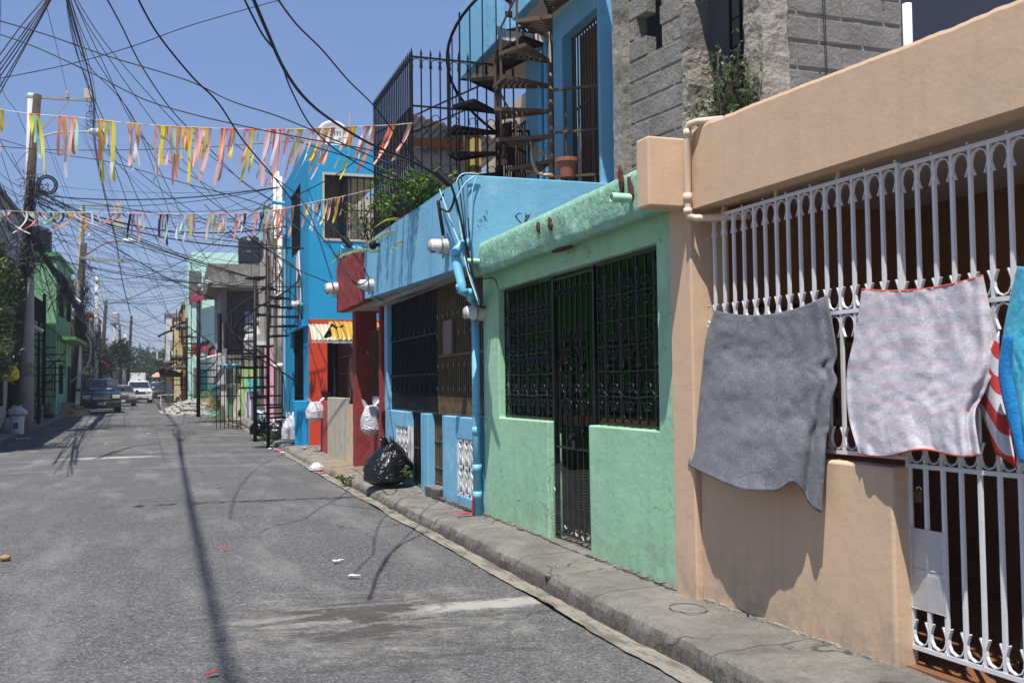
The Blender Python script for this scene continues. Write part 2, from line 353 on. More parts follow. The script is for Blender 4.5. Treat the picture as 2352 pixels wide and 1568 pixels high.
DBL=M('azure_render',(.012,.27,.50),.75,.07,1.3,.4,14,.3,col2=(.03,.33,.55),c2=(.55,.8),streak=.2,streakcol=(.01,.2,.4))
RED=M('vermilion_render',(.56,.055,.022),.75,.07,1.5,.45,16,.3,col2=(.44,.05,.03),c2=(.55,.7),c2scale=3)
MAR=M('oxblood_render',(.24,.038,.034),.75,.1,1.5,.8,22,.3,col2=(.5,.36,.3),c2=(.7,.72),c2scale=7,streak=.3,streakcol=(.12,.02,.02))
CON=M('raw_concrete',(.26,.245,.215),.95,.22,2.2,.9,12,.15,col2=(.12,.11,.095),c2=(.52,.7),c2scale=3,streak=.5,streakcol=(.1,.09,.08),bdist=.025)
MOR=M('rough_mortar',(.33,.30,.26),.95,.18,4,1,11,.1,bdist=.07,col2=(.2,.18,.15),c2=(.55,.75),c2scale=9)
BLK=M('cinder_block',(.20,.192,.178),.95,.28,3,1,38,.1,col2=(.33,.33,.31),c2=(.62,.7),c2scale=45,bdist=.012)
WHM=M('white_painted_steel',(.62,.62,.63),.4,.05,4,.12,60,.5,col2=(.5,.49,.48),c2=(.62,.8),c2scale=9)
BKM=M('black_gloss_steel',(.006,.006,.007),.28,.2,5,.3,50,.3,col2=(.16,.13,.11),c2=(.68,.74),c2scale=38)
BKR=M('black_rail_steel',(.007,.007,.009),.55,.3,5,.2,50,.2,col2=(.08,.045,.03),c2=(.62,.75),c2scale=12)
BRM=M('brown_steel',(.095,.06,.036),.5,.2,5,.25,50,.4,col2=(.17,.12,.08),c2=(.55,.8),c2scale=6)
GLD=M('bronze_steel',(.11,.075,.03),.4,.2,5,.2,50,.5,col2=(.05,.035,.02),c2=(.5,.7),c2scale=6)
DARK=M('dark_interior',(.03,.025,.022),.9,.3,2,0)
BRI=M('brown_inner_wall',(.20,.095,.045),.85,.12,1.5,.3,20)
GRI=M('green_inner_wall',(.09,.38,.06),.8,.1,1.5,.3,20)
GRC=M('grey_ceiling',(.42,.39,.36),.9,.12,2,.4,20)
PVC=M('cream_pvc',(.62,.47,.35),.45,.05,3,.05,30,.5,col2=(.7,.66,.6),c2=(.6,.7),c2scale=6)
PVB=M('sky_blue_pvc',(.15,.44,.62),.35,.06,3,.05,30,.5,col2=(.35,.6,.35),c2=(.7,.72),c2scale=9)
PVW=M('white_pvc',(.68,.68,.66),.45,.08,3,.05,30,.5,streak=.3,streakcol=(.4,.38,.33))
CABL=M('black_cable',(.014,.014,.018),.5,.2,5,0)
CABG=M('grey_cable',(.30,.31,.33),.5,.2,5,0)
CABB=M('pale_blue_cable',(.30,.52,.62),.5,.2,5,0)
METW=M('meter_plastic',(.68,.67,.66),.35,.04,5,.05,30,.5)
METG=M('meter_base_metal',(.55,.54,.52),.4,.08,5,.1,30,.5,metal=.4)
METC=M('meter_glass',(.35,.36,.36),.08,.1,5,0,spec=.8)
def YX(px,x,py=900): return PX(px,py,x).y
def ZX(px,py,x): return PX(px,py,x).z
def stonebox(mb,x0,x1,y0,y1,z0,z1,a=.012,st=.06,seed=0):
    """box whose faces are finely divided and roughened"""
    def cs(a0,a1): n=max(1,int(abs(a1-a0)/st)); return [a0+(a1-a0)*i/n for i in range(n+1)]
    b=MB(); X,Y,Z=cs(x0,x1),cs(y0,y1),cs(z0,z1)
    def d(p):
        p=Vector(p); q=p*7+Vector((seed,0,0)); return p+a*noise.noise_vector(q)+a*.5*noise.noise_vector(q*3.1)
    def face(A,B,f):
        vs=[d(f(u,v)) for u in A for v in B]; n=len(B)
        b.add(vs,[(i*n+j,(i+1)*n+j,(i+1)*n+j+1,i*n+j+1) for i in range(len(A)-1) for j in range(n-1)])
    for xx in (x0,x1): face(Y,Z,lambda u,v:(xx,u,v))
    for yy in (y0,y1): face(X,Z,lambda u,v:(u,yy,v))
    for zz in (z0,z1): face(X,Y,lambda u,v:(u,v,zz))
    mb.add(b.v,b.f); return mb
# ================================================================ PEACH HOUSE (nearest, right)
def shear(mb): mb.v=[(x+.05*(5.9-y),y,z) for x,y,z in mb.v]; return mb
oh=thing('peach_house','peach rendered house front with white grille and gate, nearest on the right','house',(3.4,4.5,.15))
wl=MB(); wl.box(3.32,3.62,5.9,6.17,.1,2.8); shear(wl).build('column',ORG,oh,bevel=.012,jit=.008)
lw=MB(); lw.box(3.36,3.50,4.14,5.9,.1,1.16); shear(lw).build('low_wall',ORG,oh,bevel=.014)
bm_=MB()
def bandf(u,v):   # street face of the long roof band, top edge chipped
    y=1.6+(5.87-1.6)*v; zt=3.22+.07*sm((y-3)/2.8)+.012*nz(y*4,3)+.006*nz(y*15)
    prof=[(3.31,2.755),(3.31,2.8),(3.31,3.0),(3.31,zt-.02),(3.318,zt),(3.36,zt+.006),(3.5,zt),(3.5,2.95)]
    x,z=prof[round(u*7)]; return (x,y,z)
bm_.grid(bandf,7,110); bm_.poly([(3.31,5.87,2.755),(3.31,1.6,2.755),(3.5,1.6,2.755),(3.5,5.87,2.755)]); bm_.poly([(3.5,5.87,2.755),(3.5,1.6,2.755),(3.5,1.6,3.2),(3.5,5.87,3.2)])
shear(bm_).build('roof_band',ORG,oh,merge=True,smooth=False)
bx=MB(); bx.box(3.0,3.4,5.872,6.035,2.765,3.235); shear(bx).build('corner_block',ORG,oh,bevel=.014)
rs=MB(); rs.box(3.45,6.5,1.6,6.17,2.86,3.02); shear(rs).build('ceiling_slab',GRC,oh)
iw=MB(); iw.box(5.2,5.3,1.6,6.05,.1,2.86)
def breeze(mb,ax,a0,a1,u0,z0,du,dz,nu,nz_,t=.028,ring=.3):
    """grid of pierced decorative blocks: frame, centre square, four struts"""
    P=(lambda a,u,z:Vector((a,u,z))) if ax=='x' else (lambda a,u,z:Vector((u,a,z)))
    A=(a0+a1)/2; hd=abs(a1-a0)/2; N=P(1,0,0)
    def strip(p,q,w_):
        d=(q-p); L=d.length; d/=L; s=d.cross(N); mb.obox((p+q)/2,d*L/2,s*w_/2,N*hd)
    for i in range(nu+1): strip(P(A,u0+i*du,z0-t/2),P(A,u0+i*du,z0+nz_*dz+t/2),t)
    for j in range(nz_+1): strip(P(A,u0,z0+j*dz),P(A,u0+nu*du,z0+j*dz),t)
    for i in range(nu):
        for j in range(nz_):
            cu,cz=u0+(i+.5)*du,z0+(j+.5)*dz; ru,rz=du*ring*.55,dz*ring*.55
            cs=[P(A,cu+a*ru,cz+b*rz) for a,b in ((-1,-1),(1,-1),(1,1),(-1,1))]
            for k in range(4): strip(cs[k],cs[(k+1)%4],t*.9)
            for a,b in ((-1,-1),(1,-1),(1,1),(-1,1)): strip(P(A,cu+a*ru,cz+b*rz),P(A,cu+a*du*.46,cz+b*dz*.46),t*1.1)
iw.panel('y',6.05,6.17,3.6,5.3,.1,2.86,holes=((3.95,5.15,1.25,2.15),))
shear(iw).build('inner_wall',BRI,oh)
bz=MB(); breeze(bz,'y',6.06,6.16,3.95,1.25,.3,.3,4,3,.05,.42); shear(bz).build('breeze_block_screen',BRI,oh)
fl=MB(); fl.box(3.42,5.2,1.6,6.05,.05,.17); shear(fl).build('porch_floor',M('brown_tile',(.2,.09,.045),.4,.1,6,.05),oh)
dr=MB(); dr.box(5.14,5.195,2.9,3.75,.17,2.2); dr.box(5.11,5.14,2.98,3.3,.3,1.1); dr.box(5.11,5.14,3.36,3.68,.3,1.1); dr.box(5.11,5.14,2.98,3.3,1.2,2.1); dr.box(5.11,5.14,3.36,3.68,1.2,2.1)
shear(dr).build('inner_door',M('grey_door',(.11,.105,.115),.6,.1),oh)
GX=3.45; YB=[5.925-.1115*k for k in range(40)]
def u_orn(mb,yc,z,s,up_=1,x=GX):
    pts=[(-.030,.125),(-.041,.1),(-.0495,.075),(-.047,.045),(-.033,.018),(0,.004)]
    pts=pts+[(-a,b) for a,b in pts[-2::-1]]
    P=[Vector((x,yc+a*s/.0557,z+up_*b)) for a,b in pts]
    for p,q in zip(P,P[1:]): mb.bar(p,q,.017,.0055,upv=(0,1e-3,1)) if abs((q-p).normalized().z)<.7 else mb.obox((p+q)/2,(q-p)/2,(.0085,0,0),((q-p).cross(Vector((1,0,0))).normalized()*.0028))
def white_grille(name,ks,z0,z1,rails,uprows,dnrows,x=GX,extra=None):
    g=MB(); 
    for k in ks: g.box(x-.008,x+.008,YB[k]-.009,YB[k]+.009,z0,z1)
    y0,y1=YB[ks[-1]],YB[ks[0]]
    for k in ks[::2]:      # weld blobs
        for zz in rails: g.obox((x-.009,YB[k]+.006,zz+.02),(.004,0,0),(0,.004,0),(0,0,.006))
    o=shear(g).build(name,WHM,oh)
    r=MB()
    for z in rails: r.box(x-.012,x+.012,y0-.012,y1+.012,z-.011,z+.011)
    shear(r).build('rail',WHM,o)
    q=MB()
    for k in ks[:-1]:
        yc=(YB[k]+YB[k+1])/2
        for z in uprows: u_orn(q,yc,z+.012,.0557,1,x)
        for z in dnrows: u_orn(q,yc,z-.012,.0557,-1,x)
    shear(q).build('scroll_ornament',WHM,o); return o
wg=white_grille('window_grille',list(range(0,17)),1.2,2.70,[1.205,1.975,2.7],[1.205,1.975],[1.975,2.7])
for k in (2,7,12): 
    b=MB(); b.box(GX-.006,GX+.006,YB[k]-.01,YB[k]+.01,2.69,2.76); shear(b).build('anchor_bracket',ORG,wg)
gt_=white_grille('gate',list(range(16,36)),.25,2.70,[.26,1.165,1.96,2.69],[.26,1.165,1.96],[1.96,2.69],x=GX+.02)
pl=MB(); 
def plf(u,v): y=YB[16]-.0-.225*u; z=.455+.40*v; return (GX+.012+.004*nz(u*3,v*4)+.003*(v>.49)*(v<.53),y,z)
pl.grid(plf,8,14); pl.tube([plf(a,b) for a,b in ((0,0),(1,0),(1,1),(0,1))],.004,4,closed=True); pl.tube([plf(0,.5),plf(1,.5)],.005,4)
shear(pl).build('lock_plate',M('aluminium_paint',(.48,.48,.49),.35,.06,5,.2,9,.5,metal=.3),gt_,smooth=False)
pk=MB(); pk.box(GX+.0,GX+.02,YB[17]+.015,YB[17]+.06,.985,1.045); k_=shear(pk).build('padlock',M('brass_dark',(.10,.07,.03),.35,.2,metal=.8),gt_,bevel=.004)
sh=MB(); sh.tube(arc((GX+.01,YB[17]+.0375,1.05),.014,0,180,8,EY,EZ),.003,6); shear(sh).build('shackle',METG,k_)
# drain pipe on the band
dp=MB(); q=[PX(1640,294,3.36),PX(1606,296,3.27),PX(1590,299,3.265),PX(1583,310,3.265),PX(1586,470,3.27)]
q=[Vector((3.42,5.62,3.31)),Vector((3.30,5.74,3.315)),Vector((3.275,5.80,3.31)),Vector((3.27,5.82,3.28)),Vector((3.27,5.835,2.745)),Vector((3.275,5.83,2.70)),Vector((3.31,5.80,2.685)),Vector((3.45,5.7,2.68)),Vector((3.6,5.6,2.68))]
dp.tube(q,.024,12); dp.tube([q[4]+Vector((0,0,.05)),q[4]+Vector((0,0,.11))],.03,12); dp.tube([q[4]+Vector((0,0,-.03)),q[4]+Vector((0,0,.01))],.029,12); dp.tube([q[3]-Vector((0,0,.05)),q[3]-Vector((0,0,.0))],.029,12)
dp.build('drain_pipe',PVC,oh,smooth=True)
bt=MB(); bt.lathe([(.035,0),(.037,.16),(.03,.2),(.014,.25),(.013,.30)],(3.85,3.72,.172),12); one(bt,'glass_bottle',M('green_glass',(.01,.06,.015),.1,.1,spec=.7),'green glass bottle standing on the porch floor behind the white gate','bottle',smooth=True)
# ---------------------------------------------------------------- towels
def cloth(name,label,L,Rr,mat,xt,xb,topsag,bot,seed,nu=60,nv=70,fold=.03,hem=None,folds=3.2,bulge=0):
    L=spline([(a,b,0) for a,b in L],12); Rr=spline([(a,b,0) for a,b in Rr],12)
    def smp(S,t): t*=len(S)-1; i=min(int(t),len(S)-2); return S[i].lerp(S[i+1],t-i)
    def fn(u,v):
        a,b=smp(L,v),smp(Rr,v); p=a.lerp(b,u); py=p.y+topsag*4*u*(1-u)*(1-v)**2+bot(u)*v**3
        x=xt+(xb-xt)*v**1.2+fold*(.25+.75*v)*math.sin(folds*2*math.pi*u+2*nz(u*3,v*1.5,seed)+seed)*.5+.018*nz(u*7,v*5,seed)+.007*nz(u*18,v*16,seed)
        x+=.05*math.exp(-((u-.02)/.05)**2)*v-bulge*math.sin(math.pi*min(1,u**.75))**1.5*v**2
        x+=.022*math.sin(u*46+v*4+seed)*math.exp(-((u-.93)/.08)**2)*(.3+v)+.010*math.sin((u*1.2+v*.5)*24+3*nz(u*4,v*4,seed))*nz(u*3,v*2,seed+3)
        q=PX(p.x,py,x+.05*(5.9-5)); return PX(p.x,py,x+.05*(5.9-q.y))
    m=MB(); m.grid(fn,nu,nv); xs=[Vector(v) for v in m.v]; c=Vector((sum(v.x for v in xs)/len(xs),sum(v.y for v in xs)/len(xs),min(v.z for v in xs)))
    m.v=[tuple(Vector(v)-c) for v in m.v]; o=m.build(name,mat,smooth=True,solid=.004); o.location=c; tag(o,label,'towel','towels drying on the white grille')
    if hem:
        h=MB(); h.tube([Vector(fn(i/30,0.003)) for i in range(31)],.006,5); h.tube([Vector(fn(i/30,.997)) for i in range(31)],.006,5); h.build('hem',hem,o,smooth=True)
    return o,fn
def terry(name,c1,c2,stripe=None):
    g=NG(name); c=g.mix(g.ramp(g.noise(1,5,.75,vec=g.mapv((40,48,75))),.32,.68),dk(c1,.85),dk(c2,1.12)); c=g.mix(g.ramp(g.noise(140,2,.6),.4,.7,0,.5),c,dk(c1,.6))
    if stripe:
        wv=g.n('ShaderNodeTexWave',wave_type='BANDS',bands_direction='Z'); g.l(g.mapv((1,1,1)),wv.inputs[0]); wv.inputs['Scale'].default_value=stripe[1]; wv.inputs['Distortion'].default_value=6; wv.inputs['Detail'].default_value=3; wv.inputs['Detail Scale'].default_value=.6
        c=g.mix(g.math('MULTIPLY',g.ramp(wv.outputs['Fac'],.45,.75,0,stripe[2]),g.ramp(g.noise(9,3),.3,.6,.3,1)),c,stripe[0])
    g.l(c,g.b.inputs['Base Color']); g.b.inputs['Roughness'].default_value=.95; g.b.inputs['Sheen Weight'].default_value=.08; g.b.inputs['Specular IOR Level'].default_value=.1
    b=g.bump(g.noise(160,3,.7),.8,.006); b=g.bump(g.noise(1,3,.5,vec=g.mapv((5,7,9)),dist=.7),.24,.035,b); g.l(b,g.b.inputs['Normal']); return g.m
T1=terry('grey_terry',(.12,.125,.145),(.185,.192,.22)); T2=terry('pale_terry',(.44,.43,.48),(.52,.51,.56),((.50,.33,.35),3.3,.35)); T3=terry('turquoise_terry',(.04,.30,.45),(.07,.38,.52)); T4=terry('blue_terry',(.01,.17,.45),(.03,.25,.55))
REDT=M('red_hem',(.42,.09,.07),.9)
cloth('towel','dark grey towel hanging on the white grille, left of the other towels',[(1642,712),(1622,780),(1612,870),(1600,980),(1580,1068)],[(1900,678),(1912,740),(1923,812),(1914,846),(1923,876),(1908,930),(1906,975),(1898,1010),(1894,1080),(1887,1178)],T1,3.42,3.27,26,lambda u:-52*math.exp(-((u-.80)/.10)**2)+14*math.sin(u*math.pi)-20*math.exp(-((u-.62)/.15)**2),1,fold=.016,bulge=.12)
_,f2=cloth('towel','washed out white towel with faint pink stripes and red hem, middle of the drying towels',[(1980,664),(1966,760),(1945,860),(1950,960),(1972,1040)],[(2258,632),(2276,720),(2290,820),(2262,900),(2240,950),(2252,1040)],T2,3.43,3.29,16,lambda u:8*math.sin(u*9),5,hem=REDT,fold=.03,folds=2.3)
g=NG('red_white_stripe_terry'); wv=g.n('ShaderNodeTexWave',wave_type='BANDS',bands_direction='Z'); mp=g.n('ShaderNodeMapping'); g.l(g.pos,mp.inputs[0]); mp.inputs['Rotation'].default_value=(R(-38),0,0); g.l(mp.outputs[0],wv.inputs[0]); wv.inputs['Scale'].default_value=2.6
c=g.mix(g.ramp(wv.outputs['Fac'],.48,.52),(.55,.53,.56),(.50,.035,.03)); g.l(c,g.b.inputs['Base Color']); g.b.inputs['Roughness'].default_value=.95; g.l(g.bump(g.noise(120,3),.6,.006),g.b.inputs['Normal'])
fp=MB()
def flapf(u,v):
    A=[(2236,905),(2262,960),(2288,1040)]; B=[(2296,760),(2300,880),(2336,1075)]
    a=spline([(p[0],p[1],0) for p in A],6); b=spline([(p[0],p[1],0) for p in B],6); i=round(v*(len(a)-1)); p=a[i].lerp(b[i],u)
    return PX(p.x,p.y,3.40+.05*2.4-.03*v+.02*math.sin(u*5+v*3))
fp.grid(flapf,10,12); c_=Vector(fp.v[0]); fp.v=[tuple(Vector(v)) for v in fp.v]
par=[o for o in SC.objects if o.name=='towel.001'][0]; fp.build('folded_corner',g.m,par,smooth=True,solid=.006)
cloth('towel','turquoise towel with darker blue border hanging at the right edge of the photo',[(2340,612),(2318,700),(2303,800),(2318,920),(2350,1050)],[(2480,590),(2490,700),(2490,850),(2490,960),(2480,1040)],T3,3.41,3.28,10,lambda u:-10*u,8)
fb=MB()
def fbf(u,v):
    A=[(2312,770),(2302,860),(2322,960),(2350,1062)]; a=spline([(p[0],p[1],0) for p in A],6); i=round(v*(len(a)-1)); w_=(18+12*math.sin(v*3.1))*u; return PX(a[i].x-6+w_,a[i].y,3.285+.05*2.7-.012*math.sin(u*3)+.02*u-.0*v)
fb.grid(fbf,6,18); par=[o for o in SC.objects if o.name=='towel.002'][0]; fb.build('border',T4,par,smooth=True,solid=.006)
# ================================================================ MINT GARAGE HOUSE
gh=thing('mint_green_house','mint green single storey house front with black flower ironwork and rough concrete eave','house',(3.4,8.3,.15))
YL,YR=10.66,6.17
g1=MB(); g1.panel('x',3.35,3.50,YR,YL,.1,2.86,holes=((6.46,10.12,1.25,2.615),(7.73,8.70,.1,2.615)))
g1.build('front_wall',GRN,gh,bevel=.012,jit=.006)
st=MB(); stonebox(st,3.30,3.52,7.73,8.70,.1,.175,.012,.07); st.build('door_step',WALK,gh,merge=True)
ev=MB()
def evf(u,v):
    y=6.04+(10.42-6.04)*v; n=.009*nz(y*2.3,u*3,1)+.008*nz(y*7,u*6,2)+.007*nz(y*19,u*17,5)
    zt=3.135-.01*sm((y-6)/4); pr=[(3.36,2.80),(3.2,2.775),(3.18,2.79),(3.17,2.85),(3.165,2.92),(3.16,3.0),(3.165,3.07),(3.18,zt-.015),(3.22,zt+.01),(3.3,zt),(3.45,zt),(3.6,zt-.02)]
    x,z=pr[round(u*11)]; k=1 if 0<u else 0; return (x+n*k*1.2,y,z+n*k*.9)
ev.grid(evf,11,150)
for v in (0,1): ev.poly([evf(i/11,v) for i in range(12)])
EAVO=ev.build('eave',EAV,gh,smooth=True)
RUST=M('rust_spall',(.10,.035,.025),.95,.4,9,.8,30)
def blotch(c,u_,v_,ru,rv,seed,bulge):
    m=MB(); c=V3(c); n_=V3(u_).cross(V3(v_)).normalized()
    P=[c+V3(u_)*ru*math.cos(a)*(1+.45*nz(math.cos(a)*2,math.sin(a)*2,seed))+V3(v_)*rv*math.sin(a)*(1+.45*nz(math.cos(a)*2,math.sin(a)*2,seed+5)) for a in [2*math.pi*k/22 for k in range(22)]]
    m.add([c+V3(bulge)]+P+[p-V3(bulge)*2 for p in P],[(0,k+1,(k+1)%22+1) for k in range(22)]+[(k+1,k+23,(k+1)%22+23,(k+1)%22+1) for k in range(22)]); m.build('rust_patch',RUST,gh)
for (px,py,s_,h_) in ((1262,515,.045,.06),(1235,522,.04,.05),(1424,412,.03,.10),(1446,430,.03,.08)): blotch(PX(px,py,3.148),EY,(0,.25,1),s_,h_,px,(-.01,0,0))
blotch((3.26,8.05,2.768),EY,EX,.20,.05,3,(0,0,-.01))
for (px,py,r_) in ((1433,455,.034),(1090,600,.03)):
    a=PX(px,py,3.10); m=MB(); m.lathe([(r_,-.05),(r_,.1)],a,14,(-1,0,0),cap=False); m.lathe([(r_*.86,.1),(r_*.86,-.05)],a,14,(-1,0,0),cap=False); m.lathe([(r_,.1),(r_*.86,.1)],a,14,(-1,0,0),cap=False); m.build('drain_spout',M('mint_pvc',(.36,.62,.45),.6,.1,5),gh,smooth=True)
rf_=MB(); rf_.box(3.5,7.5,YR,YL,2.88,3.08); rf_.build('roof_slab',CON,gh)
gi=MB(); gi.box(6.4,6.5,YR,YL,.1,2.88); gi.panel('y',YL-.14,YL,3.5,6.4,.1,2.88,holes=((3.95,4.55,1.2,2.1),(4.75,5.35,1.2,2.1),(5.55,6.15,1.2,2.1))); gi.box(5.3,6.4,6.2,6.3,.1,2.88); gi.build('inner_wall',GRI,gh)
gz=MB()
for u0 in (3.95,4.75,5.55): breeze(gz,'y',YL-.13,YL-.01,u0,1.2,.3,.3,2,3,.045,.42)
gz.build('breeze_block_screen',GRI,gh)
gc=MB(); gc.box(3.5,6.4,YR,YL,2.84,2.88); gc.build('ceiling',GRI,gh)
gf_=MB(); gf_.box(3.5,6.4,YR,YL,.06,.16); gf_.build('floor',M('garage_floor',(.2,.17,.13),.7,.15),gh)
def teardrop(mb,c,d,L,w_,s,r=.0085,x=None):
    """long forged loop from c in direction d, width w_"""
    c=V3(c); d=V3(d); pts=[]
    for k in range(15):
        t=k/14; a=math.pi*2*t; l=L*(.5-.5*math.cos(a)); ww=w_*math.sin(a)*(.25+.75*l/L); pts.append(c+d*l+s*ww)
    mb.tube(pts,r,4)
    e=c+d*L*.9
    for sg in (-1,1): mb.tube(arc(e+s*sg*w_*.42,w_*.36,0,330,8,d,s*sg),r*.9,4)
def flower(mb,y,z,sp,x=3.425,vl=.185):
    c=Vector((x,y,z))
    for sg in (-1,1):
        teardrop(mb,c,EZ*sg,vl,.042,EY)
        for sy in (-1,1):
            e=c+EY*sy*sp*.80+EZ*sg*.072; mb.tube([c,c.lerp(e,.6)+EZ*sg*.006,e],.0085,4)
            mb.tube(arc(e+EY*sy*.004,.033,0,360,10,EY,EZ),.0095,4,closed=False)
    mb.obox(c,(.012,0,0),(0,.016,0),(0,0,.016))
def irongrille(name,ya,yb,sp,rows,parent,z0=1.27,z1=2.60,x=3.425,flo=1):
    n=round((ya-yb)/sp); m=MB()
    for i in range(n+1): y=ya-(ya-yb)*i/n; m.box(x-.008,x+.008,y-.007,y+.007,z0,z1)
    o=m.build(name,BKM,parent)
    r=MB()
    for z in (z0,z1-.01): r.box(x-.012,x+.012,yb,ya,z-.012,z+.012)
    for z in rows+[(a+b)/2 for a,b in zip(rows,rows[1:])]:
        r.tube([(x-.01,ya-(ya-yb)*i/12,z+.012*nz(i*.7,z*9)) for i in range(13)],.0045,4)
    r.build('rail',BKM,o)
    f=MB()
    for i in range(n+1):
        if i%2==flo: 
            for z in rows: flower(f,ya-(ya-yb)*i/n,z,(ya-yb)/n)
    f.build('flower_ornament',BKM,o,smooth=True); return o
irongrille('window_grille',10.10,8.72,.138,[1.49,1.9,2.31],gh)
irongrille('window_grille',7.66,6.48,.147,[1.49,1.9,2.31],gh)
gd=MB(); x=3.435
for i in range(8): y=8.66-.125*i; gd.box(x-.008,x+.008,y-.008,y+.008,.22,2.56)
gdo=gd.build('gate',BKM,gh)
r=MB()
for z in (.23,1.02,2.57): r.box(x-.011,x+.011,7.76,8.68,z-.011,z+.011)
r.box(x-.02,x+.02,7.735,7.765,.2,2.6); r.box(x-.02,x+.02,8.67,8.70,.2,2.6); r.build('frame',BKM,gdo)
r=MB()
for i in range(8):
    for sg in (-1,1): r.tube(arc((x-.01,8.66-.125*i+sg*.03,2.44),.028,0,300,8,EY,EZ),.007,4)
    if i%2: teardrop(r,(x-.014,8.66-.125*i,1.45),EZ,.3,.03,EY); teardrop(r,(x-.014,8.66-.125*i,1.45),-EZ,.3,.03,EY)
r.build('scroll_ornament',BKM,gdo,smooth=True); fg=MB(); [flower(fg,8.66-.125*i,z,.125) for i in (2,5) for z in (1.49,1.95)]; fg.build('flower_ornament',BKM,gdo,smooth=True)
lk=MB(); lk.lathe([(.03,0),(.034,.02),(.03,.05)],(x-.012,8.2,1.13),10,(-1,0,0)); lk.box(x-.03,x-.01,8.17,8.23,1.02,1.1); lk.build('lock',BKM,gdo)
nt_=MB()      # crumpled wire netting tied over the lower gate
def netp(u,v): 
    y=8.68-.93*u; z=.24+.60*v+.04*nz(u*3,1)*v; return Vector((x-.03-.02*abs(nz(u*4,v*5,3))-.01,y+.02*nz(v*6,u*2),z))
for i in range(36): nt_.tube([netp(i/35,j/26) for j in range(27)],.0008,3,cap=False)
for j in range(26): nt_.tube([netp(i/30,j/25) for i in range(31)],.0008,3,cap=False)
nt_.build('wire_netting',M('grey_wire',(.16,.16,.16),.6,.1),gdo)
for (y,z) in ((8.6,.62),(8.1,.27),(7.95,.25),(8.35,.3)): 
    m=MB(); m.tube([(x-.05,y,z),(x-.06,y+.01,z+.03),(x-.05,y+.03,z+.01)],.005,4); m.build('cable_tie',PVW,gdo)
# things inside the garage
m=MB(); m.box(4.2,5.6,6.6,9.6,.16,1.1); m.box(4.1,4.25,6.5,9.7,1.1,1.2); 
o=one(m,'cabinet',M('blue_cabinet',(.02,.06,.28),.5,.1),'dark blue cabinet with a worktop inside the mint green garage','cabinet',bevel=.01)
m=MB(); m.box(3.9,4.15,7.0,9.9,1.18,1.27); one(m,'wooden_board',M('ochre_wood',(.40,.2,.04),.6,.2,7,.2),'long ochre board lying over the blue cabinet in the green garage','board')
for i,y in enumerate((8.42,8.2,8.02)):
    m=MB(); m.tube([(3.95,y,.17),(3.8,y+.04,1.12)],.014,8); o=one(m,'broom',M('blue_handle',(.03,.25,.6),.4,.05),['blue broom handle nearest the left post behind the mint green gate','middle blue broom handle behind the wire netting','right blue broom handle behind the wire netting'][i],'broom')
    m=MB(); m.box(3.88,4.02,y-.05,y+.03,.17,.34); m.build('bristles',M('orange_bristle',(.5,.25,.05),.9,.3,30),o)
m=MB()
stn=spline([(4.4,6.6,1.45),(4.3,6.9,1.5),(4.2,7.3,1.47)],4); m.box(4.0,4.5,6.5,7.6,1.2,1.3); one(m,'car_bonnet_cover',PVW,'pale cover lying inside the green garage behind the right grille','cover',bevel=.03)
# ================================================================ METERS
def meter(px,py,x,r,label,back=.05,par=None):
    c=PX(px,py,x); t=thing('electric_meter',label,'electric meter',c,'electric meters on the house fronts')
    m=MB(); m.lathe([(r,0),(r,back+.02),(r*.93,back+.05)],c,20,(-1,0,0)); m.build('base',METG,t,smooth=False)
    m=MB(); m.lathe([(r*1.04,back+.03),(r*1.04,back+.055)],c,20,(-1,0,0),cap=False); m.build('ring',M('meter_ring',(.36,.38,.2),.3,.1,metal=.7),t)
    m=MB(); m.lathe([(r*.9,back+.05),(r*.86,back+.15),(r*.78,back+.165)],c,20,(-1,0,0)); m.build('cover',METW,t,smooth=False)
    m=MB(); m.lathe([(r*.74,back+.166),(r*.6,back+.185),(.001,back+.19)],c,18,(-1,0,0),cap=False); m.build('glass',METC,t,smooth=True)
    m=MB(); m.box(c.x-back-.12,c.x-back-.165,c.y-r*.5,c.y-r*.05,c.z-r*.9,c.z-r*.35); m.build('barcode_label',M('meter_label',(.05,.07,.08),.5,.3,30),t)
    m=MB(); m.tube([c+Vector((-.06,0,-r)),c+Vector((-.07,0,-r-.05))],.012,6); m.build('seal',M('copper_seal',(.35,.2,.12),.4),t); return t
meter(1111,719,3.35,.088,'grey electric meter on the mint green pillar beside the blue downpipe')
meter(1030,566,3.05,.09,'electric meter high on the light blue beam beside the pipe elbow')
meter(857,655,3.05,.095,'electric meter at the far lower corner of the light blue beam')
meter(775,663,3.04,.12,'electric meter on the far edge of the dark red canopy')
meter(689,700,3.33,.12,'electric meter on the azure two storey house corner, farthest one')
cm=MB(); c=PX(872,562,3.05); cm.lathe([(.03,0),(.03,.05)],c,10,(-1,0,0)); co=thing('security_camera','small black security camera on the light blue beam beside the blue spout','camera',c); cm.build('bracket',BKR,co)
m=MB(); b=c+Vector((-.1,.02,0)); m.lathe([(.001,-.075),(.05,-.06),(.062,-.02),(.062,.01),(.045,.03),(.05,.06),(.045,.09),(.001,.1)],b,14); m.build('housing',BKM,co,smooth=True)
m=MB(); m.tube([b+Vector((.02,0,.08)),b+Vector((.05,0,.22))],.006,5); m.build('antenna',BKR,co)
